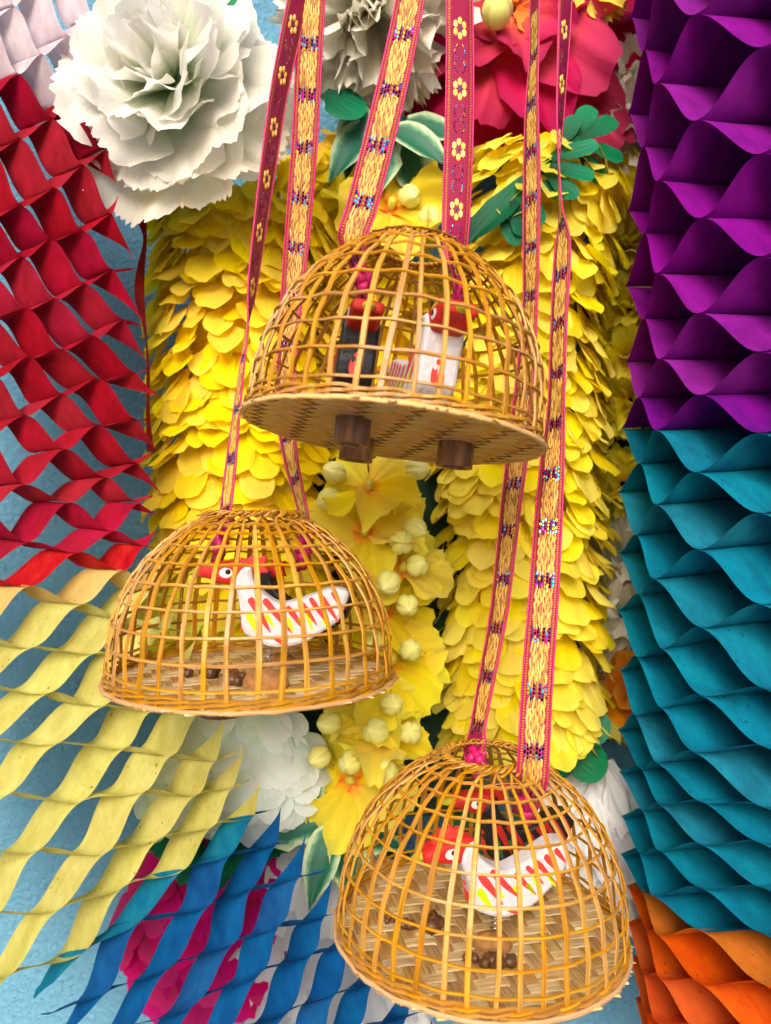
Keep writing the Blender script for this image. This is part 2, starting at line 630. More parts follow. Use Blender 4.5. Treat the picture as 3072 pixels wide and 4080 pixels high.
# ---------------------------------------------------------------- the wall
wall = obj("wall", mesh("wall", [(-1.6, 0.485, 0.0), (1.6, 0.485, 0.0), (1.6, 0.485, 2.3), (-1.6, 0.485, 2.3)], [(0, 1, 2, 3)], [(0, 0), (1, 0), (1, 1), (0, 1)]), wall_mat())
wall["kind"] = "structure"
wall["label"] = "rough blue plastered wall behind the decorations"


ground = obj("ground", mesh("ground", [(-4, -4, 0), (4, -4, 0), (4, 0.5, 0), (-4, 0.5, 0)], [(0, 1, 2, 3)], [(0, 0), (1, 0), (1, 1), (0, 1)]), paint_mat("pale_bounce_ground", srgb(172, 166, 158), 0.9, 0.15, 0.3, 30))  # out-of-view sheet, added to bounce light up from below
ground["kind"] = "structure"
ground["label"] = "unseen pale ground added below the wall to bounce light up"

# ---------------------------------------------------------------- honeycomb paper garlands
def honeycomb(root, node, q0, q1, c0, c1, depth, matfor, tipR=None, tipL=None, nseg=9, ndep=5, cmin=None, cmax=None):
    """sheets q0..q1 of a stretched tissue honeycomb.
    node(c, r) -> front point (m); depth(c, r) -> vector (m) from front edge to back edge"""
    base = root.location
    for q in range(q0, q1 + 1):
        a0 = cmin(q) if cmin else c0
        a1 = cmax(q) if cmax else c1
        cols_ = list(range(a0, a1 + 1))

        def nd(c):
            r = q if (c + q) % 2 == 0 else q + 1
            return node(c, r), depth(c, r)
        line = []
        rnd = random.Random(q * 7 + 3)
        if tipL:
            A, dA = nd(a0)
            B, dB = nd(a0 - 1)
            n = 5
            for k in range(n):
                t = 1 - k / n
                p = A + (B - A) * (tipL * t) + Vector((0, 0, (rnd.random() - .5) * 0.004 * t * t))
                line.append((p + dA * 0.45 * t, dA * (0.06 + 0.94 * (1 - t) ** 0.8)))
        for i in range(len(cols_) - 1):
            c = cols_[i]
            A, dA = nd(c)
            B, dB = nd(c + 1)
            rowdir = (node(c + 1, q + 0.5) - node(c, q + 0.5)).normalized()
            ab = B - A
            al = ab.dot(rowdir)
            perp = ab - rowdir * al
            for k in range(nseg):
                t = k / nseg
                e = 0.82 * smooth((t - 0.05) / 0.9) + 0.18 * t
                line.append((A + rowdir * al * t + perp * e, dA.lerp(dB, t)))
        A, dA = nd(cols_[-1])
        line.append((A, dA))
        if tipR:
            B, dB = nd(cols_[-1] + 1)
            n = 6
            L = tipR * (0.8 + 0.5 * rnd.random())
            bend = (rnd.random() - .35) * 0.007
            for k in range(1, n + 1):
                t = k / n
                p = A + (B - A) * (L * t) + Vector((0, 0, bend * t * t))
                line.append((p + dA * 0.35 * t, dA * max(0.02, (1 - t) ** 1.5)))
        vs, us, fs = [], [], []
        wob = [rnd.uniform(-1, 1) for _ in range(6)]
        for i, (p, d) in enumerate(line):
            for j in range(ndep + 1):
                t = j / ndep
                x = p + d * t
                # soft curl of the sheet between its glue lines
                x = x + Vector((0, 0, 1)) * 0.0007 * math.sin(t * PI + wob[0]) * math.sin(i * 0.7 + wob[1] * 3) * (1 if 0 < j else 0.3)
                vs.append(x - base)
                us.append((i / nseg * 0.6, t))
        m = len(line)
        for i in range(m - 1):
            for j in range(ndep):
                a = i * (ndep + 1) + j
                fs.append((a, a + ndep + 1, a + ndep + 2, a + 1))
        obj("paper_sheet", mesh("paper_sheet", vs, fs, us), matfor(q), root)


TIS_W = paper_mat("white_tissue", srgb(196, 178, 188), srgb(222, 208, 214), 0.3)
TIS_R = paper_mat("red_tissue", srgb(136, 2, 28), srgb(168, 8, 46), 0.25)
TIS_RO = paper_mat("orange_red_tissue", srgb(158, 8, 34), srgb(190, 44, 46), 0.28)
TIS_Y = paper_mat("yellow_tissue", srgb(184, 176, 88), srgb(207, 201, 118), 0.3, srgb(120, 100, 40))
TIS_YO = paper_mat("buff_tissue", srgb(190, 160, 88), srgb(206, 186, 108), 0.3, srgb(120, 100, 40))
TIS_B = paper_mat("blue_tissue", srgb(0, 68, 128), srgb(6, 92, 152), 0.22)
TIS_BT = paper_mat("blue_green_tissue", srgb(0, 92, 138), srgb(30, 122, 146), 0.22)
TIS_P = paper_mat("purple_tissue", srgb(112, 5, 122), srgb(138, 16, 148), 0.2)
TIS_PB = paper_mat("violet_tissue", srgb(78, 18, 112), srgb(122, 20, 138), 0.2)
TIS_T = paper_mat("teal_tissue", srgb(0, 102, 130), srgb(4, 130, 158), 0.2, srgb(0, 70, 90))
TIS_O = paper_mat("orange_tissue", srgb(204, 76, 6), srgb(222, 98, 20), 0.25, srgb(150, 60, 10))
TIS_OB = paper_mat("pale_orange_tissue", srgb(176, 100, 34), srgb(210, 118, 48), 0.25, srgb(110, 80, 40))

LR = [-14, -8, -4, 0, 2, 4, 6, 8, 10, 12, 14, 16, 18, 20, 22, 24, 26, 28, 30, 36]
LSPINE = [(150, -190), (206, 619), (222, 1091), (264, 1467), (253, 1688), (267, 1920), (294, 2123), (320, 2311), (342, 2517), (400, 2690),
          (439, 2895), (526, 3085), (620, 3255), (690, 3400), (770, 3530), (870, 3670), (975, 3810), (1080, 3950), (1190, 4090), (1500, 4500)]
LC = [(110, 60), (110, 58), (130, 55), (141, 50), (143, 30), (145, 8), (147, -22), (155, -35), (162, -45), (168, -55),
      (165, -60), (160, -75), (155, -95), (152, -112), (152, -128), (152, -134), (150, -134), (150, -134), (150, -134), (150, -134)]
LD = [(-126, 50), (-126, 52), (-124, 52), (-122, 50), (-126, 30), (-130, 8), (-136, -8), (-142, -14), (-148, -18), (-150, -20),
      (-150, -20), (-150, -16), (-146, -4), (-142, 12), (-138, 28), (-136, 36), (-134, 38), (-132, 38), (-132, 38), (-132, 38)]


def left_y(c, r):
    return 36.2 - 0.55 * (c - 1) + 0.35 * math.sin(r * 1.3 + c)


def left_uv(c, r):
    u, v = table(r, LR, LSPINE)
    cx, cy = table(r, LR, LC)
    j = noise.noise(Vector((c * 1.7, r * 1.3, 4.1)))
    k = noise.noise(Vector((c * 1.7, r * 1.3, 9.7)))
    g = c - 1
    gw = table(c, [-4, -3, -2, -1, 0, 1, 2, 3, 4], [-7.6, -5.9, -4.3, -2.75, -1.3, 0.0, 0.98, 1.85, 2.6])
    g = lerp(g, gw, smooth((r - 1) / 7))              # cells pulled wider towards the left below
    return u + cx * g + 40 * j, v + cy * g + 44 * k


def left_node(c, r):
    u, v = left_uv(c, r)
    return P(u, v, left_y(c, r))


def left_depth(c, r):
    u, v = left_uv(c, r)
    dx, dy = table(r, LR, LD)
    k = table(c, [-3, -2, -1, 0, 1, 2, 3], [0.62, 0.68, 0.78, 0.9, 0.98, 0.98, 0.85])
    dx, dy = dx * k, dy * k
    y = left_y(c, r)
    return P(u + dx, v + dy, y + 2.0) - P(u, v, y)


def left_mat(q):
    if q <= -11:
        return TIS_W
    if q < 7:
        return TIS_R
    if q == 7:
        return TIS_RO
    if q == 8:
        return TIS_YO
    if q < 21:
        return TIS_Y
    if q == 21:
        return TIS_BT
    return TIS_B


def left_cmin(q):
    return -3 if q < 10 else (-2 if q < 21 else -1)


gl = thing("paper_garland", "open honeycomb tissue garland, white and red above, yellow and blue below, at the left edge", "paper garland", P(264, 4300, 37), "honeycomb paper garlands")
honeycomb(gl, left_node, -14, 34, -3, 3, left_depth, left_mat, tipR=0.85, tipL=0.7, cmin=left_cmin, cmax=lambda q: 3)

RRr = [-4, -2, 0, 2, 4, 6, 8, 10, 12, 14, 16, 18, 20, 22, 24, 26, 28, 30, 32, 36]
RVB = [-450, -60, 330, 724, 1078, 1424, 1725, 2002, 2299, 2581, 2812, 3049, 3217, 3383, 3559, 3720, 3890, 4060, 4240, 4600]
RSL = [-66, -64, -62, -52, -28, -6, 6, 18, 42, 74, 78, 66, 64, 68, 78, 92, 105, 115, 120, 120]
RU = [(0, 2474), (1, 2552), (2, 2614), (3, 2778), (4, 3032), (5, 3330), (6, 3640)]
RY = [39.5, 37.0, 34.6, 33.0, 32.0, 31.6, 31.6]
RG = [-2.1, -1.05, 0, 1.0, 2.2, 3.6, 5.0]
RCs = [0, 1, 2, 3, 4, 5, 6]


def right_uvy(c, r):
    u = table(c, RCs, [x[1] for x in RU])
    if r >= 10:
        u += 6 * math.sin(r)
    u += max(0.0, 2 - c) / 2 * table(r, [0, 5, 9, 20, 24, 30], [26.0, 14.0, -14.0, -14.0, 10.0, 40.0])
    g = table(c, RCs, RG)
    v = table(r, RRr, RVB) + table(r, RRr, RSL) * g
    j = noise.noise(Vector((c * 1.9, r * 1.1, 1.1)))
    k = noise.noise(Vector((c * 1.9, r * 1.1, 6.7)))
    return u + 24 * j, v + 30 * k, table(c, RCs, RY)


def right_node(c, r):
    return P(*right_uvy(c, r))


def right_depth(c, r):
    u, v, y = right_uvy(c, r)
    dv = table(r, [0, 6, 10, 14, 20, 30], [35.0, 5.0, -45.0, -60.0, -45.0, -30.0])
    return P(u + 600, v + dv * 1.3, y + 6.5) - P(u, v, y)


def right_mat(q):
    if q < 7:
        return TIS_P
    if q == 7:
        return TIS_PB
    if q < 25:
        return TIS_T
    if q == 25:
        return TIS_OB
    return TIS_O


gr = thing("paper_garland", "closed honeycomb tissue garland in purple, teal and orange down the right edge", "paper garland", P(2900, 4300, 36), "honeycomb paper garlands")
honeycomb(gr, right_node, -4, 33, 0, 5, right_depth, right_mat, tipL=0.5)


# ---------------------------------------------------------------- petals
def petal_mesh(name, L, W, cup, droop, seed, nu=8, nv=5, notch=0.0, jag=0.0, ruffle=0.0, taper=0.35, rk=5.0, tip=2.6):
    """cloth petal in cm: base at origin, +x to the tip, +z upper face"""
    rnd = random.Random(seed)
    ph = rnd.uniform(0, 6.28)
    ph2 = rnd.uniform(0, 6.28)
    teeth = [rnd.uniform(-1, 1) for _ in range(nv + 1)]

    def f(t, s):
        y = s * 2 - 1
        if jag:
            wd = (taper + (1 - taper) * smooth(t * 1.5)) * W / 2
            x = L * t
            # fan: pull the outer columns back near the end
            x -= L * 0.36 * (abs(y) ** tip) * smooth((t - 0.25) / 0.75)
        else:
            # spoon: the end edge is a half circle
            y = math.sin(y * PI / 2)
            wd = W / 2 * (taper + (1 - taper) * smooth(t / 0.62))
            x = L * t - W / 2 * (1 - math.sqrt(1 - 0.985 * y * y)) * smooth((t - 0.1) / 0.9)
        x -= L * notch * math.exp(-(y / 0.22) ** 2) * smooth((t - 0.6) / 0.4)
        if jag:
            x += jag * L * teeth[int(round(s * nv))] * smooth((t - 0.55) / 0.45)
        wy = y * wd * (1.0 if not jag else 1 + 0.03 * math.sin(9 * t + ph))
        z = cup * W * (y * y) * (0.3 + 0.7 * t) - droop * L * t * t
        z += ruffle * L * t * t * math.sin(rk * y + ph) + 0.35 * ruffle * L * t * math.sin(rk * 2.3 * y + ph2 + 3 * t)
        return Vector((x, wy, z)) * 0.01
    v, fc, us = grid(nu, nv, f)
    return mesh(name, v, fc, us)


def petal_set(n, L, W, seed, **k):
    out = []
    for i in range(n):
        rnd = random.Random(seed + i)
        kk = dict(k)
        cup = kk.pop("cup", 0.1) * rnd.uniform(0.3, 1.6) * (1 if rnd.random() < 0.8 else -0.6)
        droop = kk.pop("droop", 0.12) * rnd.uniform(0.2, 1.7)
        out.append(petal_mesh("petal", L * rnd.uniform(0.9, 1.1), W * rnd.uniform(0.88, 1.12), cup, droop, seed + i, **kk))
    return out


def add_petal(root, me, mat, pos, d, n, name="petal", scale=1.0):
    """pos, d, n in world directions; root has no rotation"""
    M = frame(pos - root.location, d, n)
    if scale != 1.0:
        M = M @ Matrix.Diagonal((scale, scale, scale, 1))
    return obj(name, me, mat, root, M)


def mats_on(meshes, mat):
    for m in meshes:
        if not m.materials:
            m.materials.append(mat)
    return meshes


def column(label, pts, rx, ry, layers, per, mat, seed, a=0.68, b=0.72, name="flower_garland", L=2.35, W=1.75, span=100, group=None, turn=0.0):
    """garland of cloth petals set like shingles round a standing core; pts (u, v, Y) from top to bottom"""
    rnd = random.Random(seed)
    chain = [P(*p) for p in catmull(pts, 8)]
    root = thing(name, label, "flower garland", chain[-1], group)
    v, f, u = tube([Vector((0, 0.01, 0)) + p - root.location for p in chain], ry * 0.0042, 14)
    for k_, p_ in enumerate(v):                       # flattened foam core
        c_ = chain[k_ // 14 if k_ // 14 < len(chain) else -1] - root.location
        p_.x = c_.x + (p_.x - c_.x) * rx / ry
    obj("core", mesh("core", v, f, u), CORE, root)
    ms = mats_on(petal_set(10, L, W, seed * 31, cup=0.15, droop=0.12, ruffle=0.035, nu=5, nv=8), mat)
    n = 0
    for k in range(layers):
        t = (k + 0.3) / layers * (len(chain) - 1)
        i = min(int(t), len(chain) - 2)
        c = chain[i].lerp(chain[i + 1], t - i)
        up = (chain[i] - chain[i + 1]).normalized()
        for j in range(per):
            th = R(-span + 2 * span * (j + 0.5 * (k % 2) + rnd.uniform(-.28, .28)) / (per - 0.5)) + turn
            if n >= 300:
                break
            rad = (Vector((math.sin(th), 0, 0)) * 1 + Vector((0, -math.cos(th), 0)))
            rad = (rad - up * rad.dot(up)).normalized()
            side = up.cross(rad)
            aa = a + rnd.uniform(-0.26, 0.28)
            bb = b + rnd.uniform(-0.28, 0.25)
            d = rad * aa - up * bb + side * rnd.uniform(-0.22, 0.22)
            nn = rad * bb + up * aa + side * rnd.uniform(-0.2, 0.2)
            r0 = 0.5 + rnd.uniform(-0.05, 0.06)
            pos = c + Vector((rad.x * rx * r0, rad.y * ry * r0, rad.z * rx * r0)) * 0.01 + up * 0.001 * rnd.uniform(-4, 4)
            add_petal(root, ms[rnd.randrange(len(ms))], mat, pos, d, nn, scale=rnd.uniform(0.74, 1.16))
            n += 1
    return root


GY = "yellow petal garlands behind the cages"
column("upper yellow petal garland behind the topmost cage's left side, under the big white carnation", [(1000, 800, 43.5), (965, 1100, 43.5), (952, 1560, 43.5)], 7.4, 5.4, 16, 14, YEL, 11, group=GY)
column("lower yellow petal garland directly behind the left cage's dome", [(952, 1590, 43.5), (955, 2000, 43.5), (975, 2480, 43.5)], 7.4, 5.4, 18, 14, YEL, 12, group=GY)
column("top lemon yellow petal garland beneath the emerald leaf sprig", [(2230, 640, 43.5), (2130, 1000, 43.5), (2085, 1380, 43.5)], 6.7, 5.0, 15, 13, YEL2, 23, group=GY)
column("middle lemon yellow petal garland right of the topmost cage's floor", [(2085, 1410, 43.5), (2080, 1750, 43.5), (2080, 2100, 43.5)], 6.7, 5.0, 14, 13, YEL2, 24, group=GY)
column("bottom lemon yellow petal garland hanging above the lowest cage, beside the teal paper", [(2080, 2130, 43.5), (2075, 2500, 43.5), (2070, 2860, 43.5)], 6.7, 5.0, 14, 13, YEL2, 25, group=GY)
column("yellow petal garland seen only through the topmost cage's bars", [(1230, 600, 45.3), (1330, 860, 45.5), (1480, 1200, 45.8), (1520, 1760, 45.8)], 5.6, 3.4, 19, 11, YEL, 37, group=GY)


def flower(name, label, cat, center, axis, rings, seed, group=None, sep=None, root=None):
    """rings: (count, tilt deg, start radius cm, lift cm, meshes, mat, jitter deg, (az0, az1))"""
    rnd = random.Random(seed)
    axis = axis.normalized()
    x = axis.cross(Vector((0, 0, 1)))
    if x.length < 0.05:
        x = axis.cross(Vector((0, 1, 0)))
    x.normalize()
    y = axis.cross(x)
    if root is None:
        root = thing(name, label, cat, center - axis * 0.004, group)
    for (n, tilt, r0, lift, ms, mat, jit, az) in rings:
        for i in range(n):
            an = R(az[0] + (az[1] - az[0]) * (i + rnd.uniform(-.25, .25)) / n)
            rad = x * math.cos(an) + y * math.sin(an)
            tl = R(tilt + rnd.uniform(-jit, jit))
            side = axis.cross(rad)
            d = axis * math.cos(tl) + rad * math.sin(tl) + side * rnd.uniform(-.15, .15)
            nn = axis * math.sin(tl) - rad * math.cos(tl) + side * rnd.uniform(-.3, .3)
            pos = center + rad * r0 * 0.01 + axis * (lift + rnd.uniform(-.12, .12)) * 0.01
            add_petal(root, ms[rnd.randrange(len(ms))], mat, pos, d, nn, scale=rnd.uniform(0.9, 1.1))
    return root


ALL = (0, 360)
# big white carnation, top left
BIGP = mats_on(petal_set(7, 5.0, 5.6, 500, nu=9, nv=40, jag=0.035, ruffle=0.055, cup=0.06, droop=0.14, taper=0.16, rk=5.0, tip=3.6), WHITE)
MIDP = mats_on(petal_set(6, 4.1, 4.8, 540, nu=8, nv=36, jag=0.04, ruffle=0.08, cup=0.10, droop=0.05, taper=0.18, rk=5.5, tip=3.6), WHITE)
INP = mats_on(petal_set(5, 3.1, 3.6, 570, nu=8, nv=30, jag=0.045, ruffle=0.10, cup=0.18, droop=-0.05, taper=0.2, rk=6, tip=3.6), WHITE)
flower("carnation", "large white cloth carnation with frayed petals and pale green heart, top left", "flower", P(700, 360, 36.0), Vector((-0.12, -0.92, 0.22)),
       [(11, 100, 0.5, -0.7, BIGP, WHITE, 10, ALL), (10, 82, 0.5, -0.2, BIGP, WHITE, 10, (17, 377)), (9, 62, 0.4, 0.2, MIDP, WHITE, 12, ALL),
        (8, 44, 0.3, 0.4, MIDP, WHITE, 12, (20, 380)), (6, 26, 0.25, 0.5, INP, WHITE, 12, ALL), (4, 12, 0.2, 0.6, INP, WHITE, 8, ALL)], 5)
# cream one behind the ribbons
CRP = mats_on(petal_set(6, 4.8, 3.2, 600, nu=8, nv=22, jag=0.11, ruffle=0.10, cup=0.2, droop=0.1, taper=0.25, rk=7, tip=3.0), WHITE2)
flower("carnation", "cream cloth carnation with ragged petals hanging behind the sloping gold ribbon", "flower", P(1480, 40, 41), Vector((0.12, -0.5, -0.8)),
       [(12, 72, 0.4, -0.3, CRP, WHITE2, 12, ALL), (11, 50, 0.4, 0, CRP, WHITE2, 12, (15, 375)), (9, 30, 0.3, 0.2, CRP, WHITE2, 12, ALL), (5, 14, 0.2, 0.2, CRP, WHITE2, 10, ALL)], 6)
# pink peony, top
PEP = mats_on(petal_set(6, 8.2, 4.4, 630, nu=9, nv=18, jag=0.025, ruffle=0.05, cup=0.14, droop=0.10, taper=0.3, rk=5, tip=3.0), PEONY)
PEQ = mats_on(petal_set(5, 6.2, 3.8, 636, nu=9, nv=16, jag=0.025, ruffle=0.06, cup=0.16, droop=0.06, taper=0.3, rk=5, tip=3.0), PEONY)
PES = mats_on(petal_set(4, 4.2, 3.0, 641, nu=8, nv=14, jag=0.03, ruffle=0.07, cup=0.18, droop=0.03, taper=0.3, rk=5, tip=3.0), PEONY)
REP = mats_on(petal_set(4, 5.8, 3.0, 650, nu=7, nv=12, jag=0.03, ruffle=0.04, cup=0.12, droop=0.10, taper=0.3, rk=5, tip=2.4), REDP)
YCP = mats_on(petal_set(4, 1.8, 1.5, 660, nu=7, nv=14, jag=0.05, ruffle=0.05, cup=0.18, droop=0.04, taper=0.3, rk=5), ORAN)
pe = flower("peony", "coral and magenta cloth peony with orange centre at the top, behind the ribbons", "flower", P(2030, 60, 43.5), Vector((0.0, -0.95, -0.05)),
            [(12, 96, 0.4, -0.7, PEP, PEONY, 6, ALL), (12, 84, 0.4, -0.2, PEP, PEONY, 6, (20, 380)), (10, 72, 0.3, 0.2, PEQ, PEONY, 8, ALL), (8, 58, 0.3, 0.4, PES, PEONY, 8, (10, 370)), (5, 84, 1.2, 0.0, REP, REDP, 6, (-60, 30)),
             (6, 75, 0.3, 0.7, YCP, ORAN, 10, ALL)], 7)


# buds
def bud_mesh(name, r, seed, lobes=4):
    rnd = random.Random(seed)
    ph = rnd.uniform(0, 6)

    def f(s, t):
        th = t * 2 * PI
        ph_ = s * PI
        g = abs(math.cos(lobes / 2 * th + ph + 0.5 * s))
        k = 0.70 + 0.30 * min(1.0, g * (2.6 - 1.2 * s)) ** 0.5 + 0.05 * math.sin(th + ph)
        z = -math.cos(ph_) * (1.12 + (0.22 * smooth((s - 0.8) / 0.2)))
        return Vector((math.sin(ph_) * math.cos(th) * k, math.sin(ph_) * math.sin(th) * k, z)) * r * 0.01
    v, fc, us = grid(12, 40, f)
    return mesh(name, v, fc, us)


BUDS = mats_on([bud_mesh("bud", 0.64, k, 3 + k % 3) for k in range(5)], BUD)
bo = obj("bud", BUDS[0], BUD, pe, Matrix.Translation(P(1985, 45, 40.8) - pe.location) @ Matrix.Rotation(1.2, 4, 'X') @ Matrix.Scale(1.3, 4))

GAUZE = mats_on(petal_set(6, 2.6, 2.5, 700, nu=7, nv=18, jag=0.05, ruffle=0.20, cup=0.24, droop=0.12, taper=0.3, rk=5), YELR)
LGAUZE = mats_on(petal_set(4, 3.3, 3.3, 720, nu=8, nv=20, jag=0.05, ruffle=0.18, cup=0.2, droop=0.16, taper=0.3, rk=4), YELR)
CALYX = mats_on([petal_mesh("cup", 0.9, 0.5, 0.3, 0.1, 3)], STEM)


def spray(label, c, axis, petals, buds, seed, meshes=None, group="yellow blossom sprays with buds", start=0, tilt=72):
    rnd = random.Random(seed)
    center = P(*c)
    root = flower("blossom_spray", label, "blossom spray", center, axis,
                  [(petals, tilt, 0.1, 0, meshes or GAUZE, YELR, 16, (start, start + 360))], seed, group)
    # centre tube of the blossom
    ax = axis.normalized()
    v, f, u = tube([center - ax * 0.004 - root.location, center + ax * 0.007 - root.location], [0.0028, 0.0022], 8)
    obj("blossom_tube", mesh("blossom_tube", v, f, u), STEM, root)
    for (u_, v_, y_) in buds:
        p = P(u_, v_, y_)
        d = (p - center)
        mid = center + d * 0.5 + Vector((0, 0.012, -0.004))
        start_p = center + Vector((0, 0.02, 0))
        ch = [Vector(q) for q in catmull([tuple(start_p), tuple(mid), tuple(p)], 5)]
        v, f, u = tube([q - root.location for q in ch], 0.0011, 6)
        obj("stem", mesh("stem", v, f, u), STEM, root)
        dirn = (Vector((rnd.uniform(-.5, .5), -rnd.uniform(0.1, 0.9), rnd.uniform(-.7, .3))) + d.normalized() * 0.6).normalized()
        Mx = frame(p - root.location, dirn.cross(Vector((0.3, 0.2, 1))).normalized(), dirn)
        obj("bud", BUDS[rnd.randrange(5)], BUD, root, Mx @ Matrix.Scale(rnd.uniform(0.88, 1.06), 4))
    return root


F1 = Vector((0, -1, 0))
spray("yellow blossom and buds just below the topmost cage, under its bamboo feet", (1470, 1950, 39.5), Vector((0.1, -0.8, 0.55)), 5, [(1333, 1881, 39), (1662, 1868, 39), (1316, 1990, 39.5)], 1, start=20)
spray("yellow blossom with orange throat right of the left cage's domed top", (1450, 2130, 40.5), Vector((0.2, -0.8, 0.6)), 5, [(1652, 2105, 40), (1598, 2160, 39)], 2, LGAUZE, start=80)
spray("yellow blossom half hidden behind the left cage, a split bud beside it", (1600, 2270, 40.5), Vector((0.3, -0.8, 0.4)), 4, [(1550, 2322, 38.5), (1665, 2254, 39.5)], 3, start=40)
spray("yellow blossom with orange heart behind the left cage's right side", (1520, 2430, 41), Vector((0.3, -0.9, 0.3)), 5, [(1625, 2410, 39), (1480, 2560, 40)], 4, LGAUZE, start=10)
spray("yellow blossom with a round closed bud, right of the left cage's rim", (1560, 2640, 41), Vector((0.2, -0.8, 0.5)), 5, [(1638, 2590, 39)], 5, LGAUZE, start=55)
spray("yellow blossom and two buds directly under the left cage's right rim", (1480, 2800, 40.5), Vector((0.0, -0.75, 0.6)), 5, [(1560, 2803, 39), (1313, 2878, 39.5)], 6, start=30)
spray("yellow blossom and pointed bud above the right cage's braided opening", (1530, 2960, 40), Vector((0.1, -0.7, 0.7)), 5, [(1496, 2912, 38.5), (1638, 2919, 38.5), (1543, 3075, 38.5)], 7, start=75)
spray("broad lime yellow blossom with orange spot below two pale buds", (1400, 3110, 40), Vector((-0.15, -0.9, 0.35)), 5, [(1272, 3014, 39), (1394, 3034, 38.5)], 8, LGAUZE, start=15, tilt=80)
spray("yellow blossom with orange throat peeping over the topmost cage's crown", (1560, 830, 41.5), Vector((0.1, -0.9, 0.3)), 5, [(1630, 780, 40.5), (1715, 870, 40.5)], 9, LGAUZE, start=35)

# green backing the sprays are tied to
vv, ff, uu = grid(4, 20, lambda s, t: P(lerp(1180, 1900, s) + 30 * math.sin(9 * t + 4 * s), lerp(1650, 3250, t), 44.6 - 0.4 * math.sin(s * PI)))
bk = thing("foam_and_gap_shade", "dark green backing strip behind the yellow blossoms and buds", "backing", P(1540, 3250, 45))
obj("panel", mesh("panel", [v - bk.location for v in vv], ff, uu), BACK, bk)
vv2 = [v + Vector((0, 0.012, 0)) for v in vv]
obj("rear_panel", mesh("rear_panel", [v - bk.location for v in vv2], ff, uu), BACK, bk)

dk = thing("foam_and_gap_shade", "dark strip standing in for the shade in the gap beside the purple and teal garland", "backing", P(2480, 2950, 47))  # dark brown sheet: the black shade of the gap put in as colour
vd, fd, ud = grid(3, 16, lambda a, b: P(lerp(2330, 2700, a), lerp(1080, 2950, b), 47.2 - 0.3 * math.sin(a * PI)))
obj("panel", mesh("panel", [v - dk.location for v in vd], fd, ud), paint_mat("dark_brown_gap_shade", srgb(34, 24, 20), 0.9, 0.3), dk)
obj("rear_panel", mesh("rear_panel", [v - dk.location + Vector((0, 0.006, 0)) for v in vd], fd, ud), paint_mat("dark_brown_gap_shade", srgb(34, 24, 20), 0.9, 0.3), dk)

# ragged flowers in the gap beside the right garland
RAGY = mats_on(petal_set(5, 2.2, 1.7, 760, nu=6, nv=16, jag=0.09, ruffle=0.09, cup=0.2, droop=0.12, taper=0.35, rk=6), YEL2)
RAGC = mats_on(petal_set(5, 3.0, 2.2, 780, nu=6, nv=18, jag=0.12, ruffle=0.08, cup=0.16, droop=0.14, taper=0.35, rk=6), WHITE2)
RAGO = mats_on(petal_set(3, 3.2, 2.8, 790, nu=6, nv=8, ruffle=0.05, cup=0.16, droop=0.14), ORAN)
GR = "frayed flowers in the gap beside the purple garland"
flower("frayed_flower", "plain orange yellow cloth flower at the top beside the purple paper", "flower", P(2590, 30, 45), Vector((0, -1, 0)), [(7, 85, 0.3, 0, RAGO, ORAN, 10, ALL), (5, 55, 0.2, 0.3, RAGO, ORAN, 10, ALL)], 31, GR)
flower("frayed_flower", "yellow cloth flower with fringed edge hanging over the pink peony's top", "flower", P(2340, -70, 41.5), Vector((0, -1, -0.2)), [(7, 80, 0.3, 0, RAGY, YEL2, 10, ALL), (6, 95, 0.3, -0.2, RAGY, YEL2, 10, (20, 380))], 30, GR)
for k, (u, v, mm, mt, lab) in enumerate([
        (2530, 330, RAGC, WHITE2, "upper of two cream frayed cloth flowers beside the purple paper"),
        (2520, 540, RAGC, WHITE2, "lower of two cream frayed cloth flowers beside the purple paper"),
        (2490, 800, RAGY, YEL2, "frayed yellow flower below the cream ones, beside the green leaves"),
        (2500, 980, RAGY, YEL2, "frayed yellow flower second below the cream ones in the gap by the purple paper"),
        (2500, 1230, RAGY, YEL2, "frayed yellow flower in the dark gap level with the topmost cage's crown"),
        (2490, 1430, RAGY, YEL2, "frayed yellow flower in the dark gap level with the topmost cage's birds"),
        (2500, 1600, RAGY, YEL2, "frayed yellow flower in the dark gap level with the topmost cage's floor"),
        (2470, 1930, RAGY, YEL2, "frayed yellow flower just beside the top of the teal paper"),
        (2480, 2230, RAGC, WHITE2, "upper cream ruffled flower peeping out beside the teal paper"),
        (2470, 2450, RAGC, WHITE2, "lower cream ruffled flower peeping out beside the teal paper"),
        (2530, 2740, RAGO, ORAN, "orange cloth flower peeping out beside the teal paper")]):
    flower("frayed_flower", lab, "flower", P(u + 10, v, 45.6), Vector((-0.25, -0.9, 0.1)), [(8, 92, 0.3, -0.2, mm, mt, 10, ALL), (7, 65, 0.3, 0.2, mm, mt, 12, (25, 385)), (5, 38, 0.2, 0.3, mm, mt, 14, ALL), (4, 14, 0.15, 0.4, mm, mt, 10, ALL)], 40 + k, GR)
flower("frayed_flower", "small frayed yellow flower at the very top left of the sloping ribbon", "flower", P(1370, -40, 42), Vector((0, -0.9, -0.3)), [(8, 85, 0.3, -0.2, RAGY, YEL2, 10, ALL), (7, 60, 0.3, 0.2, RAGY, YEL2, 12, ALL)], 61, GR)

# white mum, green calyx, pink and satin flowers at the bottom
MUMP = mats_on(petal_set(6, 2.0, 1.65, 800, nu=5, nv=8, cup=-0.10, droop=0.18, ruffle=0.02, notch=0.04), MINT)


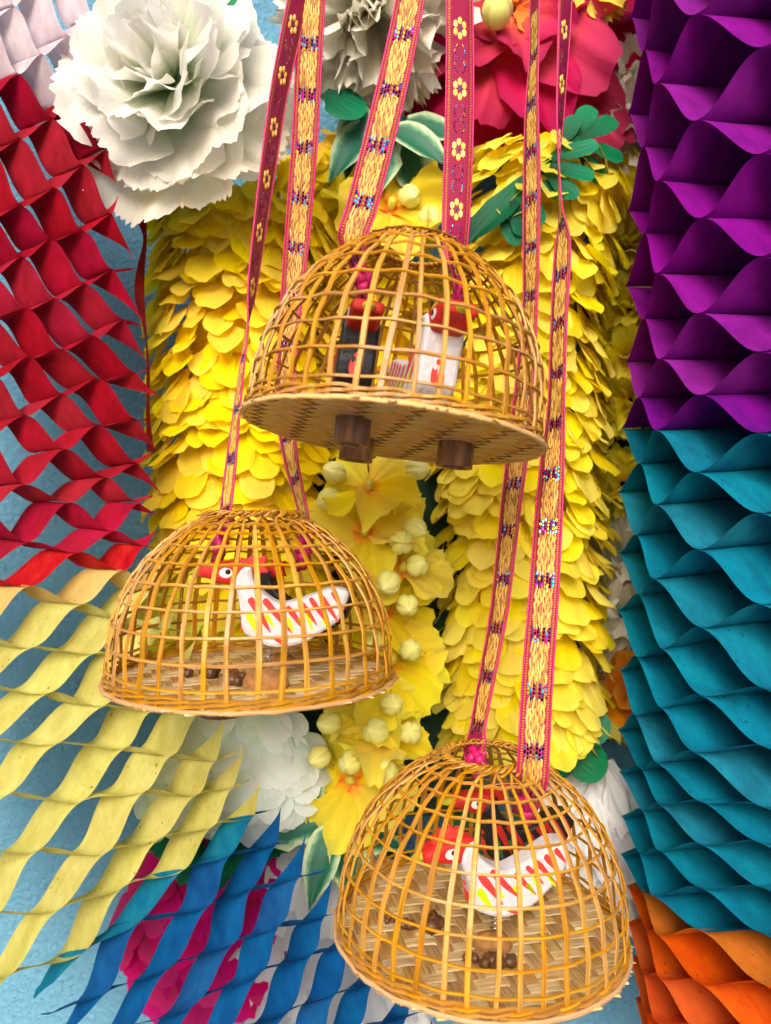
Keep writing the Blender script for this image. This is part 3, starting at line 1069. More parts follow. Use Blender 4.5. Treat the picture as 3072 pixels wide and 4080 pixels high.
def shingle(name, label, cat, cu, cv, Y, w_, h, rows, per, meshes, mat, seed, bulge=2.2, group=None, turn=0.0):
    """a head of overlapping petals hanging down like shingles over a rounded body (w_, h half sizes in px)"""
    rnd = random.Random(seed)
    root = thing(name, label, cat, P(cu, cv + h, Y), group)
    vs, fs, us = grid(8, 12, lambda s, t: P(cu + w_ * 0.8 * math.sin(s * PI) * math.cos(t * 2 * PI), cv - h * 0.85 * math.cos(s * PI), Y + 0.6 + bulge * 0.6 * math.sin(s * PI) * math.sin(t * 2 * PI)) - root.location)
    obj("core", mesh("core", vs, fs, us), mat, root)
    for k in range(rows):
        t = k / (rows - 1)
        z = lerp(-1.0, 0.72, t)
        ww = math.sqrt(max(0.12, 1 - (z * 0.9) ** 2))
        n = max(4, int(per * ww))
        for j in range(n):
            s = -1 + 2 * (j + 0.5 * (k % 2) + rnd.uniform(-.15, .15)) / (n - 0.5)
            x = s * ww
            dep = math.sqrt(max(0, 1 - min(1, x * x + z * z * 0.6)))
            p = P(cu + x * w_ * 0.92, cv + z * h * 0.9, Y - bulge * dep)
            out = Vector((x * 0.8, -0.25 - dep, -z * 0.5)).normalized()
            down = Vector((x * 0.75 + rnd.uniform(-.2, .2) + turn, -0.15 + 0.25 * z, -1.0)).normalized()
            add_petal(root, meshes[rnd.randrange(len(meshes))], mat, p, down + out * rnd.uniform(0.05, 0.28), out + Vector((0, 0, 0.2)), scale=rnd.uniform(0.88, 1.1))
    return root


shingle("chrysanthemum", "pale mint white chrysanthemum of rounded satin petals below the left cage", "flower", 915, 3030, 40.8, 340, 275, 11, 12, MUMP, MINT, 71)
GCAL = mats_on(petal_set(4, 2.2, 1.9, 820, nu=5, nv=8, cup=0.1, droop=0.14, notch=0.12), GREEN)
flower("calyx_ruff", "ruff of dark green rounded leaves under the mint white chrysanthemum", "leaf ruff", P(890, 3215, 43), Vector((0, -0.35, 0.93)), [(15, 100, 2.6, 0, GCAL, GREEN, 12, ALL), (13, 118, 2.3, -0.2, GCAL, GREEN, 10, (12, 372))], 72)
PKP = mats_on(petal_set(5, 2.6, 2.2, 840, nu=5, nv=8, cup=0.12, droop=0.2, ruffle=0.04, notch=0.06), PINK)
shingle("chrysanthemum", "bright magenta chrysanthemum seen through the blue paper net", "flower", 880, 3640, 44.5, 370, 420, 10, 8, PKP, PINK, 73)
STP = mats_on(petal_set(5, 3.6, 2.8, 860, nu=8, nv=14, jag=0.035, cup=0.18, droop=0.16, ruffle=0.09, rk=6), SATIN)
shingle("satin_flower", "ruffled white satin flower between the blue paper net and the right cage", "flower", 1330, 3760, 44.0, 300, 470, 8, 5, STP, SATIN, 74)
shingle("satin_flower", "white satin flower glimpsed through the right cage, next to the teal paper", "flower", 2350, 3330, 45, 230, 330, 6, 5, STP, SATIN, 75)

# leaves
def leaf_mesh(name, L, W, seed, teeth=0.05, fold=0.16, droop=0.2, nu=8, nv=6, tipw=0.0):
    rnd = random.Random(seed)
    jj = [rnd.uniform(-1, 1) for _ in range(nu + 1)]

    def f(t, s):
        y = s * 2 - 1
        wd = W / 2 * (math.sin(PI * min(1, (0.06 + t * 0.94)) ** 0.8) * (1 - tipw) + tipw) * (1 + teeth * 2 * jj[int(round(t * nu))] * abs(y))
        return Vector((L * t, y * wd, fold * W * abs(y) - droop * L * t * t + 0.03 * W * math.sin(7 * t + jj[0]))) * 0.01
    v, fc, us = grid(nu, nv, f)
    return mesh(name, v, fc, us)


VL = mats_on([leaf_mesh("leaf", 4.0, 2.1, 900 + k, 0.08) for k in range(4)], VLEAF)
GLF = mats_on([petal_mesh("leaf", 2.1, 1.0, 0.12, 0.12, 920 + k, nu=7, nv=6, ruffle=0.02, tip=2.2) for k in range(3)], GREEN)
GLB = mats_on([petal_mesh("leaf", 2.6, 2.5, 0.05, 0.1, 930 + k, nu=7, nv=8, tip=2.2) for k in range(3)], GREEN)


def leaf_cluster(label, c, leaves, meshes, mat, seed, cat="leaves", group=None, stemline=None):
    rnd = random.Random(seed)
    root = thing("leaf_cluster", label, cat, P(*c), group)
    for (u, v, y, du, dv, dy, sc_) in leaves:
        p = P(u, v, y)
        d = P(u + du, v + dv, y + dy) - p
        nn = Vector((rnd.uniform(-.3, .3), -1, 0.5))
        add_petal(root, meshes[rnd.randrange(len(meshes))], mat, p, d, nn - d.normalized() * nn.dot(d.normalized()), "leaf", sc_)
    if stemline:
        v, f, u = tube([P(*q) - root.location for q in stemline], 0.0035, 8)
        obj("stem", mesh("stem", v, f, u), mat, root)
    return root


leaf_cluster("variegated green and white leaves between the sloping gold ribbon and the flowered ribbon", (1480, 560, 41),
             [(1560, 520, 40.5, 160, 70, -1, 1.0), (1480, 500, 41, -120, 130, -1, 1.05), (1600, 540, 41.5, 60, 200, 0, 1.0), (1440, 430, 41, -60, 220, -0.6, 1.0), (1620, 500, 41, 180, 20, 0, 0.9), (1540, 520, 41, -20, 200, -0.5, 0.9)], VL, VLEAF, 81)
leaf_cluster("variegated green and white leaves left of the right cage's dome", (1300, 3330, 40),
             [(1330, 3290, 39.5, -60, 180, -1, 1.0), (1290, 3270, 40, -150, 30, -0.5, 1.0), (1360, 3300, 39.5, 40, 190, -0.6, 1.0), (1240, 3220, 40, -30, -150, 0, 0.9), (1360, 3280, 40, 150, 60, 0, 0.9), (1310, 3290, 40.2, -120, -60, 0, 0.8)], VL, VLEAF, 82)
lv = [(2200, 640, 39.6, 170, -80, -0.5, 1.15), (2190, 660, 39.4, 150, 24, -0.4, 1.1), (2230, 600, 40, 60, -150, 0.2, 1.1), (2170, 690, 39.3, 110, 70, -0.4, 1.0),
      (2110, 730, 39.4, 140, 30, -0.4, 1.05), (2090, 760, 39.3, 60, 110, -0.4, 0.95), (2040, 800, 39.4, 40, 110, -0.2, 0.9), (2290, 560, 40.4, 60, -140, 0.3, 1.15),
      (2310, 560, 40.3, 130, -90, 0.1, 1.15), (2320, 580, 40.3, 140, 30, 0, 1.1), (2300, 610, 40.4, 100, 90, 0, 1.0), (1990, 850, 39.6, 60, 90, -0.2, 0.9)]
lc = leaf_cluster("sprig of emerald green cloth leaves slanting up beneath the pink peony", (1900, 930, 40.5), lv, GLF, GREEN, 83, stemline=[(1870, 950, 40.4), (2000, 810, 40.2), (2150, 680, 40.2), (2300, 560, 40.4)])
STRAP = mats_on([leaf_mesh("strap_leaf", 6.2, 1.7, 951, 0.03, 0.2, 0.03, 10, 6)], GREEN)
pp = P(1860, 980, 39.6)
add_petal(lc, STRAP[0], GREEN, pp, P(2200, 630, 39.8) - pp, Vector((-0.4, -1, 0.35)), "strap_leaf")
leaf_cluster("round emerald leaves at the foot of the lemon yellow garland", (2300, 2900, 41.5), [(2270, 2910, 42, 90, -20, -0.3, 0.85), (2260, 2990, 42, 100, 50, -0.3, 0.9), (2210, 2960, 42.3, 60, 140, 0, 0.8)], GLB, GREEN, 84)
leaf_cluster("dark green leaves glimpsed through the right cage behind the black rooster", (2080, 3300, 43.5), [(2060, 3150, 43.5, 90, 90, 0, 1.2), (2150, 3180, 43.5, 120, 60, 0, 1.3), (2090, 3250, 44, 40, 140, 0, 1.3), (1950, 3250, 44, -90, 100, 0, 1.3), (1700, 3350, 44, 60, 100, 0, 1.3), (1600, 3380, 44, -60, 120, 0, 1.3), (1850, 3300, 44, -10, 130, 0, 1.3)], GLB, GREEN, 85)
leaf_cluster("small emerald leaf right beside the gold ribbon, under the cream carnation", (1310, 420, 40.5), [(1290, 370, 40, 130, 60, -0.4, 0.95)], GLB, GREEN, 86)
leaf_cluster("emerald leaf peeping from the large white carnation's upper edge", (880, 120, 37), [(860, 130, 36.2, 80, -130, -0.4, 1.0)], GLF, GREEN, 87)

# lime petals behind the left cage
LMP = mats_on(petal_set(5, 2.6, 2.1, 870, nu=5, nv=8, cup=0.1, droop=0.14), LIME)
shingle("chrysanthemum", "lime yellow flower seen through the left half of the left cage", "flower", 790, 2470, 42.5, 240, 230, 6, 6, LMP, LIME, 76)


# ---------------------------------------------------------------- woven ribbons
WR = 1.17     # ribbon width, cm
GOLDC = [srgb(186, 144, 52), srgb(200, 158, 62), srgb(152, 112, 36), srgb(208, 170, 80)]
SPC = [srgb(60, 190, 235), srgb(30, 50, 110), srgb(40, 20, 60), srgb(225, 50, 180), srgb(240, 200, 50), srgb(40, 90, 160), srgb(25, 20, 40), srgb(90, 210, 240)]
FLC = [srgb(242, 200, 96), srgb(248, 212, 120), srgb(236, 188, 80)]


def lozenge(mb, fn, s, x, ls, wx, h, c, rot=0.0):
    """a stitched float of thread: raised lens, ls long (cm), wx wide"""
    pts = []
    for (a, b, z) in ((-.5, 0, 0), (-.25, -.42, .0), (.25, -.42, .0), (.5, 0, 0), (.25, .42, 0), (-.25, .42, 0), (-.22, 0, 1), (.22, 0, 1)):
        aa, bb = a * ls, b * wx
        ca, sa = math.cos(rot), math.sin(rot)
        pts.append(fn(s + aa * ca - bb * sa, x + aa * sa + bb * ca, h * z + 0.012))
    mb.add(pts, [(0, 1, 6), (1, 2, 7, 6), (2, 3, 7), (3, 4, 7), (4, 5, 6, 7), (5, 0, 6)], None, c)


def ribbon(label, pts, seed, gold0=0.0, flow0=0.0, wid=WR):
    """pts: (u, v, Y, phi deg); phi 0 shows the flowered face, 180 the gold one"""
    rnd = random.Random(seed)
    ch = catmull(pts, 10)
    pos = [P(a, b, c) for a, b, c, d in ch]
    phi = [R(d) for a, b, c, d in ch]
    S = [0.0]
    for i in range(1, len(pos)):
        S.append(S[-1] + (pos[i] - pos[i - 1]).length * 100)
    total = S[-1]
    root = thing("ribbon", label, "ribbon", pos[0], "woven ribbons holding the cages")
    o = root.location

    def at(s):
        s = max(0.0, min(total - 1e-4, s))
        lo, hi = 0, len(S) - 1
        while hi - lo > 1:
            m = (lo + hi) // 2
            if S[m] <= s:
                lo = m
            else:
                hi = m
        t = (s - S[lo]) / max(1e-9, S[hi] - S[lo])
        p = pos[lo].lerp(pos[hi], t)
        a = max(lo - 1, 0)
        b = min(hi + 1, len(pos) - 1)
        T = (pos[b] - pos[a]).normalized()
        ph = lerp(phi[lo], phi[hi], t)
        B = Vector((math.cos(ph), math.sin(ph), 0))
        B = (B - T * B.dot(T)).normalized()
        return p, T, B, T.cross(B).normalized()

    def front(s, x, h):
        p, T, B, N = at(s)
        return p + (B * x + N * h) * 0.01 - o

    def back(s, x, h):
        p, T, B, N = at(s)
        return p + (B * x - N * h) * 0.01 - o
    n = int(total / 0.25)
    vs, us, fs = [], [], []
    ring = [(-.5, .012), (-.25, .02), (0, .022), (.25, .02), (.5, .012), (.5, -.012), (.25, -.02), (0, -.022), (-.25, -.02), (-.5, -.012)]
    for i in range(n + 1):
        s = total * i / n
        for (x, h) in ring:
            vs.append(front(s, x * wid, h * 0.6))
            us.append((s, x + 0.5))
    k = len(ring)
    for i in range(n):
        for j in range(k):
            a, b = i * k + j, i * k + (j + 1) % k
            fs.append((a, b, b + k, a + k))
    obj("band", mesh("band", vs, fs, us), RIB, root)
    for sg in (-1, 1):
        v, f, u = tube([front(total * i / n, sg * wid * 0.49, 0) for i in range(n + 1)], 0.00042, 5)
        u = [(a * total * 1.0, b) for a, b in u]
        obj("edge_cord", mesh("edge_cord", v, f, u), CORD, root)
    # the knot that holds the strap inside the crown
    pe_, Te, Be, Ne = at(total - 0.25)
    kn = []
    for i in range(60):
        a = 2 * PI * i / 60
        kx, ky, kz = (math.sin(a) + 2 * math.sin(2 * a)), (math.cos(a) - 2 * math.cos(2 * a)), -math.sin(3 * a) * 1.1
        kn.append(pe_ + (Be * kx * 0.13 + Te * ky * 0.14 + Ne * kz * 0.13) * 0.01 - o)
    obj("knot", mesh("knot", *tube(kn, [0.0017 + 0.0005 * math.sin(i * 0.7) for i in range(60)], 7, True)), CORD, root)
    for sg in (-1, 1):
        tl = [pe_ + (Te * (0.2 + 0.12 * i) + Be * sg * (0.1 + 0.06 * i) + Ne * 0.05 * math.sin(i)) * 0.01 - o for i in range(6)]
        obj("knot_tail", mesh("knot_tail", *tube(tl, [0.0018, 0.0022, 0.0024, 0.0022, 0.002, 0.0015], 6)), RIB, root)
    # gold motifs on one face
    per = 2.22
    m = int(total / per) + 1
    for i in range(-1, m + 1):
        s0 = i * per + gold0
        if s0 + 0.8 > total or s0 - 0.8 < 0:
            continue
        mb = MB()
        for row in range(7):
            for c5 in range(7):
                x = (c5 - 3) * 0.092 + (0.015 if row % 2 else -0.015)
                s = s0 + (row - 3) * 0.235 + (0.11 if c5 % 2 else 0)
                lim = 0.36 * math.sqrt(max(0, 1 - ((s - s0) / 1.05) ** 4))
                if abs(x) > lim + 0.02:
                    continue
                lozenge(mb, back, s + rnd.uniform(-.03, .03), x * 1.12, rnd.uniform(.30, .52), 0.098, 0.035, GOLDC[rnd.randrange(4)], rnd.uniform(-.06, .06) + (0.09 if x > 0 else -0.09) * (1 if row < 3 else -1))
        if mb.v:
            obj("gold_motif", mb.mesh("gold_motif", True), GOLDT, root)
        mb = MB()
        for row in range(4):
            for c5 in range(7):
                x = (c5 - 3) * 0.112
                s = s0 + per / 2 + (row - 1.5) * 0.16 + (0.05 if c5 % 2 else 0)
                if s > total - 0.1:
                    continue
                if c5 == 3:
                    c = GOLDC[0]
                elif row in (1, 2) and c5 in (2, 4):
                    c = SPC[2]
                else:
                    c = SPC[rnd.randrange(8)]
                lozenge(mb, back, s, x, rnd.uniform(.12, .2), 0.11, 0.02, c)
        if mb.v:
            obj("glitter_band", mb.mesh("glitter_band", False), SPARK, root)
    # little flowers and vines on the other
    per = 2.4
    for i in range(-1, int(total / per) + 2):
        s0 = i * per + flow0
        if s0 + 0.5 > total or s0 - 0.5 < 0:
            continue
        mb = MB()
        for k6 in range(6):
            an = k6 * PI / 3
            ds, dx = math.cos(an) * 0.30, math.sin(an) * 0.215
            lozenge(mb, front, s0 + ds, dx, 0.32, 0.21, 0.05, FLC[k6 % 3], 0.0 if k6 % 3 == 0 else 0.0)
        lozenge(mb, front, s0, 0, 0.22, 0.1, 0.02, SPC[1])
        obj("stitched_flower", mb.mesh("stitched_flower", True), GOLDT, root)
        mb = MB()
        for k9 in range(11):
            q = (k9 + 0.5) / 11
            for sg in (-1, 1):
                x = sg * (0.27 * abs(math.sin(q * PI * 2)) * 0.9 + 0.02 + 0.05 * math.cos(q * PI * 4))
                s = s0 + 0.62 + q * (per - 1.24)
                if s < total - .1:
                    lozenge(mb, front, s, x, 0.15, 0.05, 0.014, SPC[(rnd.choice((1, 2, 6, 5, 5, 0, 4)))], 0.5 * sg * (1 if q < .5 else -1))
        if mb.v:
            obj("stitched_vine", mb.mesh("stitched_vine", False), SPARK, root)
    return root


def facing(w_px, Y, gold=False):
    c = max(-1, min(1, w_px / (WR * F / Y)))
    a = math.degrees(math.acos(c))
    return 180 - a if gold else a


def rp(lst):
    return [(u, v, y, facing(w_, y, g)) for (u, v, y, w_, g) in lst]


ribbon("flowered magenta ribbon that twists to gold, left strap of the left cage",
       rp([(1205, -80, 34.2, 66, 0), (1160, 130, 34.2, 58, 0), (1112, 370, 34.0, 48, 0), (1078, 600, 33.8, 42, 0), (1050, 800, 33.6, 34, 0), (1028, 960, 33.5, 26, 0),
           (1004, 1150, 33.5, 12, 0), (985, 1300, 33.5, 24, 1), (966, 1450, 33.5, 36, 1), (948, 1600, 33.5, 44, 1), (925, 1800, 33.3, 56, 1), (905, 1980, 33, 62, 1), (892, 2080, 32.8, 60, 1), (880, 2140, 32.6, 40, 1), (872, 2190, 32.5, 40, 1)]), 1, 0.4, 2.0)
ribbon("wide gold patterned ribbon, right strap of the left cage, passing behind the topmost cage",
       rp([(1248, -80, 34.5, 104, 1), (1232, 200, 34.7, 104, 1), (1215, 550, 35.2, 102, 1), (1188, 900, 35.8, 100, 1), (1165, 1150, 36.2, 92, 1), (1145, 1400, 36.4, 84, 1), (1138, 1650, 36.2, 76, 1),
           (1160, 1830, 35.5, 60, 1), (1190, 1960, 34.8, 48, 1), (1212, 2070, 34.2, 44, 1), (1212, 2150, 33.8, 46, 1), (1205, 2220, 33.6, 46, 1)]), 2, 1.6, 0.3)
ribbon("gold patterned ribbon sloping down to the left of the topmost cage's crown",
       rp([(1648, -80, 29.6, 112, 1), (1622, 60, 29.6, 116, 1), (1572, 300, 29.5, 120, 1), (1500, 600, 29.4, 122, 1), (1440, 830, 29.3, 122, 1), (1406, 935, 29.3, 118, 1), (1412, 1010, 29.6, 70, 1), (1432, 1080, 29.8, 50, 1), (1446, 1140, 30, 48, 1)]), 3, 1.0, 0.3)
ribbon("straight magenta ribbon with little yellow flowers, right strap of the topmost cage",
       rp([(1830, -80, 31, 108, 0), (1833, 200, 31.1, 112, 0), (1830, 500, 31.2, 114, 0), (1820, 800, 31.3, 112, 0), (1814, 980, 31.3, 100, 0), (1822, 1080, 31.4, 60, 0), (1838, 1180, 31.4, 56, 0)]), 4, 0.8, 1.9)
ribbon("narrow edge-on gold ribbon behind the topmost cage's right side, left strap of the right cage",
       rp([(2132, -80, 36, 22, 1), (2128, 200, 36, 20, 1), (2118, 420, 36, 34, 1), (2118, 700, 36, 50, 1), (2116, 950, 36, 48, 1), (2112, 1200, 36.2, 42, 1), (2092, 1500, 36.3, 60, 1), (2062, 1800, 36, 74, 1),
           (2038, 2000, 35.7, 68, 1), (2016, 2200, 35.4, 62, 1), (1986, 2450, 35, 56, 1), (1940, 2700, 34.6, 48, 1), (1903, 2900, 34.2, 44, 1), (1890, 2990, 33.4, 50, 1), (1905, 3040, 32.9, 60, 1)]), 5, 0.2, 0.2)
ribbon("magenta ribbon turning wide and gold downwards, right strap of the right cage",
       rp([(2256, -80, 34, 72, 0), (2244, 200, 34, 62, 0), (2232, 450, 34, 48, 0), (2226, 640, 34, 24, 0), (2234, 850, 33.8, 10, 0), (2240, 1000, 33.6, 42, 1), (2226, 1300, 33.2, 42, 1), (2216, 1600, 32.8, 44, 1), (2202, 1800, 32.4, 72, 1),
           (2186, 2050, 31.8, 96, 1), (2164, 2400, 31, 110, 1), (2142, 2700, 30.2, 116, 1), (2126, 3000, 29.7, 120, 1), (2118, 3105, 29.8, 112, 1), (2108, 3150, 30.4, 80, 1), (2090, 3220, 31, 50, 1)]), 6, 0.9, 2.2)
# strip of dark red tissue hanging by the wall
ch = catmull([(560, 800, 40, 60), (560, 860, 40, 50), (578, 950, 40, 16), (560, 1080, 40, 34), (556, 1180, 40, 40), (580, 1330, 40, 10), (590, 1480, 40, 14), (590, 1650, 40, 16), (600, 1800, 40, 30)], 8)
ts = thing("paper_strip", "thin twisted strip of dark red tissue hanging against the wall left of the yellow garland", "paper strip", P(560, 800, 40))
vs, us, fs = [], [], []
for i, (u, v, y, w_) in enumerate(ch):
    for k in (-1, 0, 1):
        vs.append(P(u + k * w_ / 2, v, y + 0.5 * k * math.cos(v * 0.012)) - ts.location)
        us.append((i / 8, (k + 1) / 2))
for i in range(len(ch) - 1):
    for k in range(2):
        a = i * 3 + k
        fs.append((a, a + 1, a + 4, a + 3))
obj("strip", mesh("strip", vs, fs, us), paper_mat("dark_red_tissue", srgb(120, 16, 20), srgb(160, 28, 26), 0.3), ts)

# ---------------------------------------------------------------- bamboo cages
PROF = [(6.0, 0.0), (5.98, 0.7), (5.92, 1.6), (5.74, 2.6), (5.36, 3.6), (4.78, 4.6), (3.95, 5.5), (3.05, 6.22), (2.25, 6.66), (1.75, 6.82)]
PF = catmull(PROF, 8)


def prof(t):
    x = t * (len(PF) - 1)
    i = min(int(x), len(PF) - 2)
    a, b = PF[i], PF[i + 1]
    f = x - i
    return a[0] + (b[0] - a[0]) * f, a[1] + (b[1] - a[1]) * f, b[0] - a[0], b[1] - a[1]


def prof_t_at_z(z):
    lo, hi = 0.0, 1.0
    for _ in range(40):
        m = (lo + hi) / 2
        if prof(m)[1] < z:
            lo = m
        else:
            hi = m
    return lo


HOOPS = [0.62, 1.55, 2.48, 3.40, 4.26, 5.02, 5.66, 6.16, 6.50]


def cage(label, M, seed, nrib=40, group="dome-shaped bamboo cages", hs=1.0, weave_rot=0.5, feet=(), straws=None):
    rnd = random.Random(seed)
    root = thing("bamboo_cage", label, "cage", None, group, M)
    hoops_t = [prof_t_at_z(z) for z in HOOPS]

    def hoop_index(t):
        if t <= hoops_t[0]:
            return (t - hoops_t[0]) / (hoops_t[1] - hoops_t[0])
        if t >= hoops_t[-1]:
            return len(hoops_t) - 1 + (t - hoops_t[-1]) / (hoops_t[-1] - hoops_t[-2])
        for i in range(len(hoops_t) - 1):
            if hoops_t[i] <= t <= hoops_t[i + 1]:
                return i + (t - hoops_t[i]) / (hoops_t[i + 1] - hoops_t[i])
    dth = 2 * PI / nrib
    for k in range(nrib):
        th0 = k * dth
        ph, am = rnd.uniform(0, 6), rnd.uniform(0.006, 0.022)
        drift = rnd.uniform(-0.03, 0.03)
        wb = rnd.uniform(0.175, 0.26)
        pts, sides, norms, wid = [], [], [], []
        n = 34
        for i in range(n + 1):
            t = i / n
            r, z, dr, dz = prof(t)
            ln = math.hypot(dr, dz)
            nr, nz = dz / ln, -dr / ln
            th = th0 + am * math.sin(ph + 5 * t) + drift * t + 0.16 * smooth((t - 0.8) / 0.2) * (1 if k % 2 else -0.3)
            off = 0.035 * math.cos(PI * (hoop_index(t) + k))
            er = Vector((math.cos(th), math.sin(th), 0))
            et = Vector((-math.sin(th), math.cos(th), 0))
            pts.append((er * (r + nr * off) + Vector((0, 0, (z + nz * off) * hs))) * 0.01)
            sides.append(et)
            norms.append(er * nr + Vector((0, 0, nz)))
            wid.append(wb * (1 - 0.45 * smooth((t - 0.45) / 0.55)) * 0.01)
        obj("rib", mesh("rib", *band(pts, sides, norms, wid, 0.0006), False), BAMBOO, root)
    for j, t0 in enumerate(hoops_t):
        for dup_ in range(1):
            pts, sides, norms = [], [], []
            n = nrib * 4
            ph = rnd.uniform(0, 6)
            am = rnd.uniform(0.02, 0.07)
            for i in range(n):
                th = 2 * PI * i / n
                tt = t0 + am / 9 * 0.5 * math.sin(2 * th + ph) + am / 18 * math.sin(5 * th + ph * 2)
                r, z, dr, dz = prof(max(0, min(1, tt)))
                ln = math.hypot(dr, dz)
                nr, nz = dz / ln, -dr / ln
                off = -0.04 * math.cos(PI * (th / dth + j))
                er = Vector((math.cos(th), math.sin(th), 0))
                pts.append((er * (r + nr * off) + Vector((0, 0, (z + nz * off) * hs))) * 0.01)
                norms.append(er * nr + Vector((0, 0, nz)))
                sides.append(er * (dr / ln) + Vector((0, 0, dz / ln)))
            obj("hoop", mesh("hoop", *band(pts, sides, norms, rnd.uniform(0.10, 0.14) * 0.01, 0.0007, True), False), BAMBOO2, root)
    # twined rim: three strands snaking in and out of the ribs
    for s_ in range(4):
        n = nrib * 4
        pts, sides, norms = [], [], []
        for i in range(n):
            th = 2 * PI * i / n
            r = 6.0 + 0.07 * math.cos(PI * (th / dth / 1.0 + s_)) + (0.02 if s_ % 2 else 0)
            z = 0.02 + 0.10 * s_ + 0.045 * math.sin(PI * th / dth + s_ * PI) + 0.02 * math.sin(3 * th + s_)
            er = Vector((math.cos(th), math.sin(th), 0))
            pts.append((er * r + Vector((0, 0, z * hs))) * 0.01)
            norms.append(er)
            sides.append(Vector((0, 0, 1)))
        obj("rim_strand", mesh("rim_strand", *band(pts, sides, norms, 0.0013, 0.0008, True), False), BAMBOO2, root)
    # pale ragged edge of the floor
    n = 120
    pts = []
    for i in range(n):
        th = 2 * PI * i / n
        r = 6.12 + 0.07 * noise.noise(Vector((math.cos(th) * 5, math.sin(th) * 5, seed))) + rnd.uniform(-.03, .03)
        pts.append(Vector((math.cos(th) * r, math.sin(th) * r, -0.08 + rnd.uniform(-.02, .02))) * 0.01)
    obj("floor_edge", mesh("floor_edge", *tube(pts, [0.0009 + 0.0003 * rnd.random() for _ in pts], 6, True)), RIMM, root)
    # floor woven from flat strips, over two under two
    pitch = 0.62
    ns = 19
    for dirn in (0, 1):
        for i in range(-(ns // 2), ns // 2 + 1):
            y = i * pitch
            if abs(y) > 5.95:
                continue
            half = math.sqrt(6.1 ** 2 - y * y)
            m = max(4, int(2 * half / (pitch / 4)))
            pts, sides, norms = [], [], []
            wob = rnd.uniform(-.05, .05)
            for q in range(m + 1):
                x = -half + 2 * half * q / m
                jf = x / pitch

                def lift(jj):
                    a = ((jj - i) % 4) in (0, 1) if dirn == 0 else ((i - jj) % 4) not in (0, 1)
                    return 1.0 if a else -1.0
                j0 = math.floor(jf + 0.5)
                fr = jf + 0.5 - j0
                v0, v1 = lift(j0), (lift(j0 + 1) if fr > 0.5 else lift(j0 - 1))
                e = abs(fr - 0.5) * 2
                h = v0 + (v1 - v0) * 0.5 * smooth((e - 0.45) / 0.55)
                z = -0.10 + 0.032 * h
                yy = y + wob * math.sin(x * 0.8 + i)
                p = Vector((x, yy, z)) if dirn == 0 else Vector((yy, x, z))
                ca, sa = math.cos(weave_rot), math.sin(weave_rot)
                pts.append(Vector((p.x * ca - p.y * sa, p.x * sa + p.y * ca, p.z)) * 0.01)
                s0 = Vector((0, 1, 0)) if dirn == 0 else Vector((1, 0, 0))
                sides.append(Vector((s0.x * ca - s0.y * sa, s0.x * sa + s0.y * ca, 0)))
                norms.append(Vector((0, 0, 1)))
            obj("floor_strip", mesh("floor_strip", *band(pts, sides, norms, pitch * 0.0096, 0.0005), False), (straws or (STRAW, STRAW2))[dirn], root)
    # braided collar round the opening
    for s_ in range(3):
        n = 150
        pts, sides, norms = [], [], []
        for i in range(n):
            th = 2 * PI * i / n
            a = th * 13 + s_ * 2 * PI / 3
            r = 1.74 + 0.17 * math.cos(a)
            z = 6.9 * hs + 0.10 * math.sin(2 * a) * 0.5 + 0.05 * math.sin(a)
            er = Vector((math.cos(th), math.sin(th), 0))
            pts.append((er * r + Vector((0, 0, z))) * 0.01)
            norms.append((Vector((0, 0, 1)) + er * 0.5).normalized())
            tgt = Vector((-math.sin(th), math.cos(th), 0))
            sides.append((er - Vector((0, 0, 0.5))).normalized())
        obj("collar_strand", mesh("collar_strand", *band(pts, sides, norms, 0.0019, 0.0007, True)), BAMBOO, root)
    # slanting tails of the ribs wrapped round the collar
    for k in range(nrib // 2):
        th0 = k * dth * 2 + rnd.uniform(-.05, .05)
        pts, sides, norms = [], [], []
        for i in range(7):
            t = i / 6
            th = th0 + 0.55 * t
            r = lerp(2.35, 1.58, t)
            z = (lerp(6.75, 6.98, smooth(t * 1.3)) - 0.12 * smooth((t - .8) / .2)) * hs + 0.05
            er = Vector((math.cos(th), math.sin(th), 0))
            pts.append((er * r + Vector((0, 0, z))) * 0.01)
            norms.append((Vector((0, 0, 1)) + er * 0.3).normalized())
            sides.append(Vector((math.cos(th + 0.6), math.sin(th + 0.6), 0)))
        obj("collar_wrap", mesh("collar_wrap", *band(pts, sides, norms, 0.0013, 0.0005)), BAMBOO, root)
    # a few fibres that have worked loose
    for k in range(6):
        th = rnd.uniform(0, 2 * PI)
        t = rnd.choice((0.06, 0.85, 0.9, 0.95, 0.97))
        r, z, dr, dz = prof(t)
        p0 = Vector((r * math.cos(th), r * math.sin(th), z * hs))
        d = Vector((-math.sin(th), math.cos(th), 0)) * rnd.choice((-1, 1)) + Vector((math.cos(th), math.sin(th), 0)) * rnd.uniform(0, .4) + Vector((0, 0, rnd.uniform(-.1, .5)))
        ln = rnd.uniform(0.8, 2.2)
        obj("loose_fibre", mesh("loose_fibre", *tube([(p0 + d * ln * q / 5 + Vector((0, 0, -.12 * ln * (q / 5) ** 2))) * 0.01 for q in range(6)], [0.00022, 0.0002, 0.00018, 0.00014, 0.0001, 0.00005], 4)), BAMBOO2, root)
    # bamboo feet
    for (x, y, r, h) in feet:
        n = 20
        vs, fs, us = [], [], []
        for (rr, zz) in ((r, -0.13), (r * 1.02, -0.13 - h), (r * 0.62, -0.13 - h + 0.02), (r * 0.6, -0.13 - h * 0.5)):
            for k in range(n):
                a = 2 * PI * k / n
                q = rr * (1 + 0.02 * math.sin(3 * a))
                vs.append(Vector((x + q * math.cos(a), y + q * math.sin(a), zz)) * 0.01)
                us.append((zz, k / n))
        for i in range(3):
            for k in range(n):
                a, b = i * n + k, i * n + (k + 1) % n
                fs.append((a, a + n, b + n, b))
